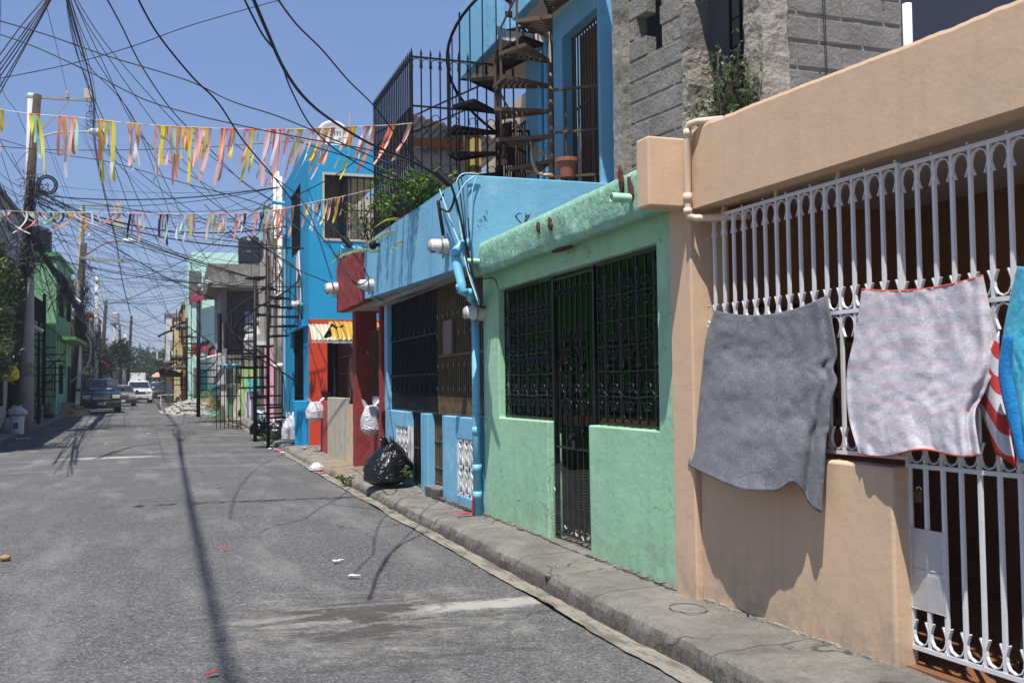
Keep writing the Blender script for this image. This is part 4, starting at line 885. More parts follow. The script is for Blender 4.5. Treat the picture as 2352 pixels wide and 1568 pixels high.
m=MB(); m.box(3.05,3.36,Y0+.3,Y0+.9,.05,1.25); m.build('wall_buttress',DBL,ah,bevel=.02)
m=MB(); n=9
for i in range(n+1):
    x=a.x+(5.3-a.x)*i/n; m.box(x-.014,x+.014,Y0+.05,Y0+.08,b.z,a.z)
for z in (b.z+.02,b.z+.75,a.z-.03): m.box(a.x,5.3,Y0+.05,Y0+.08,z-.015,z+.015)
m.build('window_grille',BKR,ah)
m=MB(); m.panel('y',Y0-.02,Y0+.01,a.x-.05,5.35,b.z-.06,a.z+.06,holes=((a.x,5.3,b.z,a.z),)); m.build('window_frame',M('cream_frame',(.5,.42,.3),.8),ah)
bars('window_grille',BKR,w2[0],w2[1],.12,hol[0][2],hol[0][3],3.4,ah,splay=False,rails=(hol[0][2]+.7,))
bars('window_grille',BKR,hol[1][0],hol[1][1],.12,hol[1][2],hol[1][3],3.42,ah,splay=False)
m=MB()
for (px,py,h_,) in ((682,592,.6),(685,640,.75)):
    p=PX(px,py,3.34); q=p+Vector((0,0,-h_)); m.prism([p,p+Vector((0,-.55,.12)),q+Vector((0,-.75,0)),q+Vector((0,-.5,-.5)),q],(-.03,0,0))
m.build('white_relief',M('white_plaster',(.66,.66,.64),.8,.1),ah)
m=MB(); m.tube([(3.25,Y0+4.5,ztop-.75),(2.9,Y0+4.5,ztop-.72)],.06,10); m.tube([PX(692,697,3.3),PX(660,712,3.2)],.045,8); m.tube([(3.3,Y0+4.9,.1),(3.3,Y0+4.9,7)],.05,8); m.build('drain_pipe',PVB,ah)
ds=thing('satellite_dish','pale grey satellite dish on the azure house roof','satellite dish',PY(765,331,26.5)); c=PY(765,312,26.5)
m=MB(); m.lathe([(.001,.10),(.2,.085),(.36,.04),(.44,0),(.445,.01),(.36,.055),(.2,.1),(.001,.115)],c,28,(.1,1,-.15),cap=False); m.build('dish',M('dish_paint',(.55,.55,.57),.5,.04),ds,smooth=True)
m=MB(); m.tube([c+Vector((0,.1,0)),c+Vector((0,.2,-.7))],.03,8); m.tube([c+Vector((-.1,.0,-.42)),c+Vector((-.12,-.4,-.2))],.015,6); m.obox(c+Vector((-.12,-.45,-.18)),(.05,0,0),(0,.06,0),(0,0,.05)); m.build('mount',METG,ds)
def textmesh(s,size,loc,rot,mat,name,parent,ext=.004,sx=1):
    cu=bpy.data.curves.new(name,'FONT'); cu.body=s; cu.size=size; cu.extrude=ext; cu.align_x='CENTER'; cu.align_y='CENTER'
    o=bpy.data.objects.new('tmp',cu); SC.collection.objects.link(o); bpy.context.view_layer.update()
    me=bpy.data.meshes.new_from_object(o.evaluated_get(bpy.context.evaluated_depsgraph_get())); bpy.data.objects.remove(o)
    me.materials.clear(); me.materials.append(mat); q=bpy.data.objects.new(name,me); SC.collection.objects.link(q); q.rotation_euler=rot; q.scale=(sx,1,1)
    off=Vector((0,0,0)); p=parent
    while p is not None: off+=p.location; p=p.parent
    q.location=Vector(loc)-off; q.parent=parent; return q
textmesh('am',.26,c+Vector((.06,.0,.08)),(R(90),0,R(-5)),BKM,'lettering',ds)
m=MB(); m.tube([PY(806,331,26),PY(804,300,26),PY(803,262,26)],.02,6); one(m,'antenna_rod',METG,'thin grey rod standing on the azure roof beside the dish','rod')

# foot of the walls: crumbled render and grit
for (xa,ya,xb,yb,nm) in ((3.335,6.17,3.355,7.7,'mint'),(3.335,8.72,3.355,10.6,'mint'),(3.31,10.8,3.33,12.6,'blue'),(3.37,4.2,3.34,5.88,'peach')):
    m=MB(); n=int(abs(yb-ya)/.05); rg=random.Random(int(ya*10))
    for i in range(n):
        y=ya+(yb-ya)*(i+rg.random())/n; x=xa+.05*(5.9-y)*(nm=='peach')-rg.random()*.03*(rg.random()<.3)-.004; s_=rg.uniform(.008,.026)
        m.obox((x,y,.162+s_*.2),(s_,s_*.3,0),(-s_*.3,s_*1.5,0),(0,s_*.1,s_*.5))
    tag(one(m,'rubble_crumbs',(MOR if nm=='peach' else WALK),'loose crumbs along the foot of the %s wall%s'%(nm,' left of the gate' if ya==8.72 else ''),'debris',jit=.006),kind='stuff')
RP=M('red_spray_paint',(.35,.02,.03),.7,.2)
def flat(c,u_,v_,ru,rv,seed,mat,name,label,th=.002):
    m=MB(); c=V3(c); u_,v_=V3(u_),V3(v_); n_=u_.cross(v_).normalized()
    P=[c+u_*ru*math.cos(a)*(1+.5*nz(math.cos(a)*2,math.sin(a)*2,seed))+v_*rv*math.sin(a)*(1+.5*nz(math.cos(a)*2,math.sin(a)*2,seed+5)) for a in [2*math.pi*k/26 for k in range(26)]]
    m.prism(P,n_*th); return one(m,name,mat,label,'paint mark')
flat((3.226,10.72,.25),(0,1,0),(0,0,1),.03,.12,3,RP,'paint_mark','red paint mark low on the blue downpipe',.004); flat((3.16,10.75,.168),(1,0,0),(0,1,0),.12,.05,4,RP,'paint_mark','red paint mark on the pavement by the blue downpipe',.004)
m=MB(); a=G(1580,1394,.165); m.tube(arc(a,.11,0,360,28,EX,EY*1.3),.005,4); one(m,'meter_lid',M('iron_lid',(.2,.19,.17),.7,.2,9,.3),'thin oval iron rim of a water meter set in the pavement by the peach column','lid')
m=MB(); a=PX(1257,1330,2.765); m.lathe([(.025,-.03),(.025,.01),(.019,.01),(.019,-.03)],a,12,(-1,0,0)); one(m,'kerb_drain',DARK,'small round drain hole in the kerb face','drain')
# ================================================================ VEGETATION HELPERS
def leafmat(name,c1,c2):
    g=NG(name); c=g.mix(g.ramp(g.noise(2.5,4,.7),.35,.65),c1,c2); c=g.mix(g.ramp(g.noise(25,2),.45,.7,0,.5),c,dk(c2,1.5)); g.l(c,g.b.inputs['Base Color']); g.b.inputs['Roughness'].default_value=.55
    g.b.inputs['Subsurface Weight'].default_value=0; tr=g.n('ShaderNodeBsdfTranslucent'); g.l(c,tr.inputs[0]); mx=g.n('ShaderNodeMixShader'); mx.inputs[0].default_value=.3; g.l(g.b.outputs[0],mx.inputs[1]); g.l(tr.outputs[0],mx.inputs[2]); g.l(mx.outputs[0],g.o.inputs[0]); return g.m
LF1=leafmat('leaf_bright',(.04,.10,.012),(.09,.17,.02)); LF2=leafmat('leaf_dark',(.012,.032,.010),(.03,.06,.015)); LF4=leafmat('leaf_far',(.02,.045,.012),(.04,.075,.018)); LF3=leafmat('leaf_dry',(.10,.09,.03),(.07,.11,.03)); PALMM=leafmat('palm_leaf',(.05,.12,.015),(.16,.22,.03))
BARK=M('bark',(.10,.08,.06),.95,.3,6,.8,20)
def leaves(mb,c,rad,n,sz,rg,clumps=0,asp=.35,down=0):
    c=V3(c); cl=[Vector((rg.gauss(0,.5)*rad[0],rg.gauss(0,.5)*rad[1],rg.gauss(0,.5)*rad[2])) for _ in range(clumps or 1)]
    for i in range(n):
        if clumps: b=rg.choice(cl); p=c+b+Vector((rg.gauss(0,.2)*rad[0],rg.gauss(0,.2)*rad[1],rg.gauss(0,.2)*rad[2]))
        else:
            d=Vector((rg.gauss(0,1),rg.gauss(0,1),rg.gauss(0,1))).normalized()*rg.random()**.4; p=c+Vector((d.x*rad[0],d.y*rad[1],d.z*rad[2]))
        a=Vector((rg.gauss(0,1),rg.gauss(0,1),rg.gauss(.2,.7)-down)).normalized(); b=a.cross(Vector((rg.gauss(0,1),rg.gauss(0,1),rg.gauss(0,1)))).normalized()
        L=sz*rg.uniform(.6,1.3); w_=L*asp; mb.add([p,p+a*L*.5+b*w_*.5,p+a*L,p+a*L*.5-b*w_*.5],[(0,1,2,3)])
def shrub(name,label,base,hgt,rad,n,sz,mat,seed,stems=6,cat='plant',clumps=0,asp=.35):
    rg=random.Random(seed); t=thing(name,label,cat,base); b=V3(base); s=MB(); l=MB()
    for i in range(stems):
        a=rg.uniform(0,6.28); r=rg.uniform(.2,1); e=b+Vector((math.cos(a)*rad*r,math.sin(a)*rad*r,hgt*rg.uniform(.55,1.05))); mid=b.lerp(e,.5)+Vector((rg.gauss(0,.06),rg.gauss(0,.06),.05)); pts=spline([b,mid,e],5); s.tube(pts,.008,4)
        k=n//stems
        for j in range(k):
            p=pts[rg.randrange(3,len(pts))]+Vector((rg.gauss(0,1),rg.gauss(0,1),rg.gauss(0,1)))*rad*.13
            d=Vector((rg.gauss(0,1),rg.gauss(0,1),rg.gauss(.3,.8))).normalized(); q=d.cross(Vector((rg.gauss(0,1),rg.gauss(0,1),rg.gauss(0,1)))).normalized(); L=sz*rg.uniform(.6,1.3); l.add([p,p+d*L*.5+q*L*asp*.5,p+d*L,p+d*L*.5-q*L*asp*.5],[(0,1,2,3)])
    s.build('stem',BARK,t); l.build('foliage',mat,t); return t
def tree(name,label,base,hgt,rad,n,sz,mat,seed,group=None,trunk=.12):
    rg=random.Random(seed); t=thing(name,label,'tree',base,group); b=V3(base); s=MB(); l=MB()
    top=b+EZ*(hgt-rad[2]); s.tube(spline([b,b.lerp(top,.5)+Vector((.1,.05,0)),top],5),trunk,7,r2=trunk*.5)
    for i in range(9):
        a=rg.uniform(0,6.28); e=top+Vector((math.cos(a)*rad[0]*.7,math.sin(a)*rad[1]*.7,rg.uniform(-.3,.8)*rad[2])); s.tube(spline([b.lerp(top,.6),top.lerp(e,.5),e],4),trunk*.4,5,r2=.02)
        leaves(l,e,(rad[0]*.45,rad[1]*.45,rad[2]*.45),n//10,sz,rg)
    leaves(l,top,rad,n//3,sz,rg,12); s.build('trunk',BARK,t,smooth=True); l.build('crown',mat,t); return t
def fronds(mb,b,n,L,rg,droop=.5,sz=.22,w_=.02):
    for i in range(n):
        a=rg.uniform(0,6.28); el=rg.uniform(.5,1.3); d=Vector((math.cos(a)*math.cos(el),math.sin(a)*math.cos(el),math.sin(el))); l=L*rg.uniform(.7,1.1)
        P=[V3(b)+d*l*t+Vector((0,0,-droop*l*t*t)) for t in [k/9 for k in range(10)]]; mb.tube(P,.008,4)
        for k in range(3,10):
            for sg in (-1,1):
                t_=(P[k]-P[k-1]).normalized(); s=t_.cross(EZ).normalized()*sg; e=P[k]+s*sz*(1.1-k/14)+t_*sz*.8-EZ*sz*.25; m_=(P[k]+e)/2; mb.add([P[k],m_+t_*w_,e,m_-t_*w_],[(0,1,2,3)])
# ================================================================ FAR HOUSES
def C(n,c,**k): return M(n,c,.8,.12,.8,.3,8,**k)
GLS=M('dark_window',(.03,.035,.045),.2,.3,3,0,spec=.6)
def simple_house(name,label,col,xf,xb,y0,y1,h,side=1,floors=2,sidewin=(),slab=None,trim=None,seed=0,doorcol=None,awn=None):
    """xf = street face, xb = back; y0 = camera-facing wall"""
    z0=H(y0)+.1; t=thing(name,label,'house',(xf,(y0+y1)/2,z0)); rg=random.Random(seed); xa,xz=min(xf,xb),max(xf,xb)
    m=MB(); m.box(xa,xz,y0,y1,z0-.4,z0+h); m.build('wall',col,t,jit=.01)
    m=MB(); m.box(xa-.12,xz+.12,y0-.1,y1+.1,z0+h,z0+h+.16); m.build('roof_slab',trim or CON,t)
    fh=h/floors; dirx=-1 if side>0 else 1; X=xf+dirx*.01
    n=max(1,int((y1-y0)/2.6))
    for f in range(floors):
        for i in range(n):
            yc=y0+(i+.5)*(y1-y0)/n; zb=z0+f*fh+(.0 if f==0 and i%2 else .95); w_=.55
            m=MB(); m.box(X-.03,X+.03,yc-w_,yc+w_,zb,z0+f*fh+2.25); o=m.build('door' if f==0 and i%2 else 'window',doorcol if (doorcol and f==0 and i%2) else GLS,t)
            m=MB()
            for k in range(6): m.box(X+dirx*.06-.012,X+dirx*.06+.012,yc-w_+k*w_*.4-.012,yc-w_+k*w_*.4+.012,zb,z0+f*fh+2.25)
            m.build('bars',BKR,o)
        if f:
            m=MB(); m.box(min(X,X+dirx*.75),max(X,X+dirx*.75),y0+.2,y1-.2,z0+f*fh-.15,z0+f*fh); m.build('balcony_slab',trim or CON,t)
            m=MB(); q=X+dirx*.72
            for k in range(int((y1-y0-.4)/.16)+1): m.box(q-.01,q+.01,y0+.2+k*.16,y0+.22+k*.16,z0+f*fh,z0+f*fh+.9)
            m.box(q-.02,q+.02,y0+.2,y1-.2,z0+f*fh+.88,z0+f*fh+.93); m.build('balcony_rail',BKR if rg.random()<.6 else WHM,t)
    for (a,b,c,d) in sidewin:
        m=MB(); m.box(a,b,y0-.03,y0+.03,z0+c,z0+d); o=m.build('window',GLS,t)
        m=MB(); 
        for k in range(5): m.box(a+(b-a)*k/4-.015,a+(b-a)*k/4+.015,y0-.06,y0-.035,z0+c,z0+d)
        m.build('bars',BKR,o)
    if awn:
        for (ya,yb,z,mt) in awn:
            m=MB(); m.grid(lambda u,v:(X+dirx*1.1*v,ya+(yb-ya)*u,z0+z-.45*v**1.5-.08*(v>.95)*abs(math.sin(u*18))),24,6); m.build('awning',mt,t,solid=.01)
    return t
MAW=M('maroon_canvas',(.16,.012,.03),.8,.15,4); TEAL=M('teal_canvas',(.02,.25,.24),.7,.15,4)
# --- wood and pipe fronted house next to the azure one
wh=thing('plank_fronted_house','narrow house fronted with brown planks and tall white pipes beside the azure house','house',(3.5,33,.1))
m=MB(); m.box(3.5,6.5,31.25,35.6,-.1,7.6); m.build('wall',M('beige_block',(.50,.46,.40),.85,.15,1.2),wh)
m=MB(); m.box(3.38,3.5,31.3,33.2,0,7.9); m.build('brown_panel',M('tan_column',(.42,.25,.11),.8,.15,2,.3,10),wh)
for px in (632,645,640):
    a=PX(px,700,3.34); m=MB(); m.tube([(a.x,a.y,.1),(a.x,a.y,8.2+.3*(px%3))],.055 if px!=640 else .03,8)
    for z in (2.2,4.4,6.4): m.tube([(a.x,a.y,z),(a.x,a.y,z+.14)],.07,8)
    m.build('white_pipe',PVW,wh,smooth=True)
m=MB(); m.box(3.42,3.5,33.6,34.6,.1,3.0); m.build('pink_wall_panel',M('pink_paint',(.62,.30,.42),.8),wh)
rg=random.Random(4)
for i in range(9):
    a=PX(605+3.4*i,470+rg.uniform(-20,90),3.0); L=rg.uniform(1.2,2.4); d=Vector((0,rg.uniform(-.25,.25),-1)).normalized(); m=MB(); m.bar(a,a+d*L,.16,.03,upv=(1,0,0)); m.build('loose_plank',M('old_plank_%d'%(i%2),((.20,.13,.07),(.28,.19,.11))[i%2],.9,.3,3,.4,20),wh)
for i in range(7):
    a=PX(606+4*i,560+rg.uniform(-60,20),2.95); m=MB(); m.grid(lambda u,v:(a.x+.03*nz(u*5,v*5,i),a.y+.25*u,a.z-.5*v),3,4); m.build('hanging_rag',M('rag_%d'%i,[(.5,.06,.02),(.6,.6,.62),(.05,.05,.06),(.25,.04,.12),(.5,.3,.05),(.55,.55,.5),(.08,.08,.12)][i],.95),wh)
bhh=thing('balustrade_house','pale beige house with white turned balusters on its balcony behind the black spiral stairs','house',(3.5,38,.1))
m=MB(); m.box(3.5,6.5,35.7,41.5,-.1,6.6); m.build('wall',MATS['beige_block'],bhh)
m=MB(); m.box(2.9,3.5,35.7,41.5,3.0,3.2); m.build('balcony_slab',M('white_wash',(.62,.61,.58),.8,.1),bhh)
m=MB()
for i in range(20): m.lathe([(.05,0),(.09,.12),(.11,.25),(.05,.5),(.04,.62),(.07,.72)],(2.98,35.8+.28*i,3.2),8)
m.box(2.92,3.05,35.7,41.5,3.92,4.03); m.build('baluster',MATS['white_wash'],bhh,smooth=False)
m=MB(); m.box(3.46,3.5,36.2,37.4,.1,2.6); m.box(3.46,3.5,38.2,39.6,.3,2.4); m.box(3.46,3.5,36.4,37.2,3.9,5.6); m.build('opening',GLS,bhh)
m=MB(); m.box(3.3,3.36,37.4,38.2,.2,2.5); m.build('pierced_brown_panel',M('pierced_brown',(.2,.12,.06),.9,.5,30),bhh)
m=MB(); m.box(3.2,3.5,35.5,35.9,.1,3.0); m.build('pink_pier',M('pink_paint2',(.66,.36,.46),.8),bhh)
# --- raw concrete house
kh=thing('raw_concrete_house','raw grey concrete upper storey on a lime green ground floor with curtained opening','house',(2.4,47,.4)); Y=44.
def bp(m,px0,px1,py0,py1,y,th=.2):
    a=PY(px0,py1,y); b=PY(px1,py0,y); m.box(a.x,b.x,y,y+th,a.z,b.z); return a,b
m=MB(); stonebox(m,PY(478,0,Y).x,PY(604,0,Y).x,Y-.5,Y+6,PY(540,662,Y).z,PY(540,609,Y).z,.03,.35); m.build('roof_slab',CON,kh,merge=True)
m=MB(); a,b=bp(m,508,521,662,815,Y); bp(m,588,604,662,815,Y); bp(m,508,604,815,882,Y); m.build('wall',CON,kh)
m=MB(); bp(m,521,589,664,815,Y+1.2,.1); m.build('recess',M('dim_purple_wall',(.10,.08,.085),.9,.2),kh)
m=MB(); bp(m,563,587,716,772,Y+.6,.03); m.build('lilac_curtain',M('lilac',(.45,.40,.58),.9),kh)
m=MB(); a=PY(508,700,Y); m.box(a.x-.02,a.x+.2,Y+.2,Y+6,PY(508,815,Y).z,PY(508,662,Y).z); m.build('street_wall',M('whitewashed',(.5,.5,.5),.9,.2),kh)
m=MB(); m.box(a.x-.3,a.x+.2,Y-.2,Y+5,PY(508,882,Y).z,PY(508,818,Y).z); m.build('balcony_front',MATS['whitewashed'],kh)
m=MB(); bp(m,553,604,846,1000,Y-.3,.25); m.build('lime_wall',M('lime_paint',(.42,.60,.24),.8,.08),kh)
m=MB(); bp(m,508,552,882,1000,Y-.1,.2); m.build('ground_wall',M('cream_paint',(.6,.55,.45),.8,.1),kh)
m=MB(); bp(m,520,533,890,955,Y-.14,.04); m.build('green_door',M('dull_green',(.12,.25,.2),.7),kh)
m=MB(); m.grid(lambda u,v:(PY(566+30*u,0,Y-.4).x,Y-.4-.8*v,PY(566,872,Y).z-.5*v),6,4); m.build('teal_awning',TEAL,kh,solid=.02)
m=MB(); m.tube([PY(507,842,Y-.6),PY(548,840,Y-.2)],.1,8); m.build('blue_pipe',PVB,kh)
for (px,py,w_,h_,c) in ((514,740,8,60,'dark_cloth'),(530,700,6,50,'navy_cloth'),(500,720,10,90,'ink_cloth')):
    m=MB(); m.grid(lambda u,v:PY(px+w_*u,py+h_*v,Y-.7-.1*math.sin(u*6)),6,6); m.build('drying_clothes',M(c,(.02,.02,.035),1),kh,solid=.02)
for (px0,py0,px1,py1) in ((496,648,472,645),(505,815,470,822),(478,652,455,656)):
    m=MB(); m.tube([PY(px0,py0,Y-.4),PY(px1,py1,Y-.6)],.05,6); m.build('drain_spout',PVW,kh)
# --- mint three storey house
mh=thing('mint_three_storey_house','tall pale mint three storey house with maroon awnings rising behind the raw concrete one','house',(1.4,60,.5)); Y=58.
MINT=M('pale_mint',(.50,.78,.69),.8,.07,.6)
m=MB(); bp(m,440,600,583,1010,Y,6); m.build('wall',MINT,mh)
m=MB(); a=PY(432,0,Y); b=PY(440,0,Y); m.box(a.x,b.x,Y+.2,Y+7,.3,PY(440,586,Y).z-.1); m.build('street_wall',MINT,mh)
for (p0,p1,q0,q1) in ((434,462,622,700),(444,461,844,905),(446,458,905,935)):
    m=MB(); bp(m,p0,p1,q0,q1,Y-.06,.08); m.build('window',M('olive_shade',(.14,.15,.12),.6,.3),mh)
for (p0,p1,q0) in ((442,486,664),(442,482,782),(480,500,790)):
    m=MB(); m.grid(lambda u,v:(PY(p0+(p1-p0)*u-6*v,0,Y).x,Y-.3-1.5*v,PY(p0,q0+10*(1-u),Y).z-.6*v-.15*(v>.9)*abs(math.sin(u*14))),20,5); m.build('awning',MAW,mh,solid=.02)
m=MB(); bp(m,452,460,660,1005,Y-1.2,.15); m.build('service_post',BRM,mh)
m=MB(); bp(m,462,476,850,1000,Y-.2,.1); m.build('teal_door',M('teal_paint',(.03,.32,.30),.6),mh)
m=MB(); a=PY(576,608,50); m.lathe([(.55,0),(.6,.1),(.6,.5),(.62,.55),(.6,.6),(.6,1.1),(.5,1.3),(.2,1.4)],a,16); one(m,'water_tank',M('black_tank',(.02,.022,.03),.4,.1,3,.1),'black water tank on the roof beside the brown planks','water tank',smooth=False)
simple_house('far_house','orange fronted two storey house farther right down the street',M('far_orange',(.55,.22,.08),.8),.95,8,67,75,6.4,1,2,awn=((68,70,2.6,TEAL),(71,74,2.7,MAW)),seed=3)
simple_house('far_house','pale yellow house with maroon awning beyond the orange fronted one',M('far_yellow',(.62,.52,.25),.8),.45,8,76,86,6.2,1,2,awn=((77,80,5.4,MAW),(81,84,2.6,TEAL)),seed=4,sidewin=((1.3,2.0,4,5.2),))
simple_house('far_house','white house with a teal awning far down the right side',M('far_white',(.6,.6,.6),.8),-.15,8,88,100,7.2,1,2,awn=((89,93,2.7,TEAL),),seed=5)
simple_house('far_house','blue house under a pale flat roof where the street ends',M('far_blue',(.08,.3,.6),.8),-.2,9,122,132,7.2,1,2,seed=6,sidewin=((1.6,3,1,2.6),))
simple_house('far_house','cream tower house with a rooftop tank at the far end',M('far_cream',(.6,.5,.33),.8),1.6,8,140,150,10.,1,3,seed=7,sidewin=((2.4,3.6,6.6,8.2),))
simple_house('far_house','narrow pale green house with white rails between the mint and orange far houses',M('far_green',(.38,.55,.32),.8),1.25,8,63.,66.8,7.4,1,3,seed=31,awn=((63.5,66,5.2,MAW),))
simple_house('far_house','narrow grey house with a cream front on the far right',M('far_grey',(.4,.4,.42),.8),.1,8,103,112,6.4,1,2,seed=32,awn=((104,109,2.7,MAW),))
# --- left side
simple_house('far_house','white washed house behind the dense tree at the left edge',M('left_grey',(.45,.44,.43),.85),-5.6,-13,27,45.5,8.4,-1,2,seed=8)
lg=simple_house('tall_green_house','tall leaf green house with balconies behind the first utility pole','GRNL' and M('leaf_green',(.20,.42,.22),.8,.08),-4.55,-12,47,54,6.9,-1,2,seed=9,sidewin=((-6.4,-5.6,1.0,2.6),(-6.4,-5.6,4.2,6.2)),trim=M('green_trim',(.1,.3,.11),.8),doorcol=M('pale_blue_door',(.3,.5,.65),.6))
for i,(x,y) in enumerate(((-5.5,48.0),(-7.0,48.3))):
    m=MB(); m.lathe([(.62,0),(.66,.1),(.66,.5),(.69,.55),(.66,.6),(.66,1.15),(.52,1.3),(.2,1.4)],(x,y,H(46)+7.1),18); one(m,'water_tank',MATS['black_tank'],['right black water tank on the tall green house','left black water tank on the tall green house'][i],'water tank')
simple_house('far_house','dark green ground floor house with metal panels behind the ladder',M('deep_green',(.02,.12,.05),.8),-5.5,-12,56,63,5.5,-1,2,seed=10)
simple_house('far_house','ochre house with a maroon awning behind the parked blue car',M('ochre',(.50,.28,.08),.8),-5.6,-12,64,76,5.2,-1,2,seed=11,awn=((64.5,68,3.0,MAW),))
simple_house('far_house','tan house with white balcony bars past the second utility pole',M('tan2',(.42,.33,.22),.8),-6.2,-12,78,92,6.6,-1,2,seed=12,sidewin=((-8.5,-7.2,4,5.4),))
simple_house('far_house','bright orange house among the far poles on the left',M('bright_orange',(.7,.25,.03),.8),-6.6,-13,100,112,8.,-1,3,seed=13)
simple_house('far_house','pale mint house among the far poles on the left',M('pale_mint2',(.5,.62,.5),.8),-6.4,-13,93,99,6.8,-1,2,seed=14)
simple_house('far_house','low cream block closing the left side of the far street',M('cream_block',(.52,.45,.34),.8),-7,-16,116,135,6.,-1,2,seed=15)
for i,(x0,y,z,lab) in enumerate(((-4.6,58,3.2,'maroon canvas awning on the left beyond the ladder'),(.9,72,3.1,'maroon canvas awning low on the right side of the far street'),(.3,86,3.2,'teal canvas awning by the far pink parasol'))):
    m=MB(); s_=1 if x0<0 else -1; m.grid(lambda u,v:(x0+s_*1.5*v,y+3*u,H(y)+z-.7*v**1.4-.1*(v>.95)*abs(math.sin(u*14))),20,6); one(m,'awning',MAW if i<2 else TEAL,lab,'awning',solid=.02)
# trees down the street
tree('street_tree','dark palm like tree on the left beyond the parked cars',(-4.6,92,H(92)),5.6,(1.5,1.8,1.9),2200,.35,LF2,21)
tree('street_tree','round green tree on the right where the street ends',(-.9,118,H(118)),5.6,(1.9,2,2.1),1800,.4,LF4,22)
tree('street_tree','green tree closing the view between the far poles',(-6.2,150,H(150)),6.8,(4,4,3),1800,.6,LF2,23)
tree('street_tree','broad dark tree at the far end behind the white pickup',(-2.6,160,H(150)),6.5,(4,4,2.6),1800,.6,LF2,24)
tree('street_tree','low hazy tree at the far end right of the pickup',(2.,165,H(150)),6,(4,4,2.4),1500,.6,LF2,25)
# ================================================================ POLES
WOOD=M('pole_wood',(.055,.042,.032),.95,.3,3,.8,12,col2=(.03,.025,.02),c2=(.5,.7)); CPOLE=M('pole_concrete',(.42,.42,.42),.85,.15,2,.4,12)
CROSS=M('grey_crossarm',(.30,.31,.31),.6,.2,3)
poles=[]
def pole(label,px,base,top,y,mat,r0,r1,sq=False,name='utility_pole'):
    b=PY(base[0],base[1],y); b.z=H(y)+.1; t_=PY(top[0],top[1],y); t=thing(name,label,'utility pole',b)
    m=MB(); m.tube([b,b.lerp(t_,.5),t_],lambda s:r0+(r1-r0)*s,4 if sq else 12); m.build('shaft',mat,t,smooth=not sq); return t,b,t_
def crossarm(t,p,q,y,brace=None,ins=(),w_=.09):
    m=MB(); A,B=PY(*p,y-.15),PY(*q,y-.15); m.bar(A,B,w_); m.build('crossarm',CROSS,t)
    if brace: m=MB(); m.bar(PY(*brace[0],y-.15),PY(*brace[1],y-.15),.05); m.build('brace',CROSS,t)
    for i in ins:
        m=MB(); c=PY(*i,y-.15); m.lathe([(.03,0),(.08,.03),(.05,.07),(.09,.1),(.05,.14),(.085,.17),(.03,.21),(.02,.26)],c,10); m.build('insulator',METG,t)
def lamp(t,pts,y,mat=METG):
    m=MB(); m.tube(spline([PY(a,b,y-.1) for a,b in pts],6),.035,6); m.build('lamp_arm',mat,t); e=PY(*pts[-1],y-.1); m=MB(); m.lathe([(.02,-.32),(.11,-.2),(.15,0),(.14,.25),(.05,.4)],e+Vector((.25,0,0)),10,(1,0,-.05)); m.build('lamp_head',METW,t,smooth=True)
def tangle(t,c,rad,n,seed,r=.012,mat=CABL,name='cable_tangle',big=.0):
    rg=random.Random(seed); m=MB(); c=V3(c)
    for i in range(n):
        z=rg.gauss(0,.45)*rad[2]; w_=1-abs(z)/(rad[2]*1.8); pts=[]
        p=c+Vector((rg.gauss(0,.4)*rad[0]*w_,rg.gauss(0,.3)*rad[1],z)); d=Vector((rg.gauss(0,1),rg.gauss(0,.6),rg.gauss(0,1)))
        for k in range(5):
            pts.append(p.copy()); d=d*.6+Vector((rg.gauss(0,.8),rg.gauss(0,.5),rg.gauss(-.1,1.0))); p=p+d*rad[0]*.33; p=c+(p-c)*.93
        m.tube(spline(pts,4),r*rg.uniform(.6,1.3),3,cap=False)
    return tag(m.build(name,mat,t),kind='stuff')
Y1p=37.
tw,b,e=pole('leaning brown wooden utility pole thick with tangled cables at the left edge',0,(24,985),(86,218),Y1p+.4,WOOD,.19,.13)
tc,b2,e2=pole('pale octagonal concrete utility pole standing behind the leaning wooden one',0,(60,985),(72,215),Y1p+1,CPOLE,.24,.12,name='concrete_pole')
crossarm(tc,(60,222),(212,231),Y1p+.6,((95,300),(157,234)),((154,225),))
lamp(tw,((88,318),(130,305),(205,303)),Y1p+.4)
m=MB(); m.box(0,.01,0,.01,0,.01); bx_=PY(202,217,Y1p+.5); m=MB(); m.box(bx_.x-.12,bx_.x+.14,bx_.y-.1,bx_.y+.1,bx_.z-.16,bx_.z+.18); m.build('terminal_box',M('beige_box',(.5,.47,.4),.6),tc)
PAINT=M('red_pole_paint',(.38,.08,.08),.9,.3)
for s,py in (('HLEN',841),('TEXAS',858)):
    p=PY(66,py,Y1p+.72); textmesh(s,.28,(p.x,p.y,p.z),(R(90),0,R(-24)),PAINT,'painted_letters',tc,.002,.55)
m=MB(); m.tube(arc(PY(108,425,Y1p),.32,0,360,24,EX,EZ),.03,6); m.tube(arc(PY(108,425,Y1p-.1),.25,0,360,24,EX,EZ),.03,6); m.build('cable_coil',CABL,tw)
tangle(tw,PY(76,425,Y1p),(.34,.3,.5),60,31,.010); tangle(tw,PY(72,515,Y1p),(.24,.3,1.7),230,32,.011); tangle(tw,PY(62,600,Y1p),(.6,.4,.4),60,33,.010)
tangle(tw,PY(126,495,Y1p),(.22,.3,.7),22,34,.010); tangle(tw,PY(205,270,Y1p),(.16,.2,.7),26,35,.010)
m=MB(); pts=spline([PY(110,600,Y1p+3),PY(140,640,Y1p+6),PY(165,690,Y1p+12),PY(188,720,Y1p+17)],8)
rg=random.Random(37); m=MB()
for i in range(30):
    P=[PY(x_+rg.gauss(0,4),y_+rg.gauss(0,7),Y1p+d_) for x_,y_,d_ in ((84,560,0),(112,606,4),(138,640,7),(160,676,11),(180,705,16),(192,715,18))]; m.tube(spline(P,3),rg.choice((.012,.016,.02)),3,cap=False)
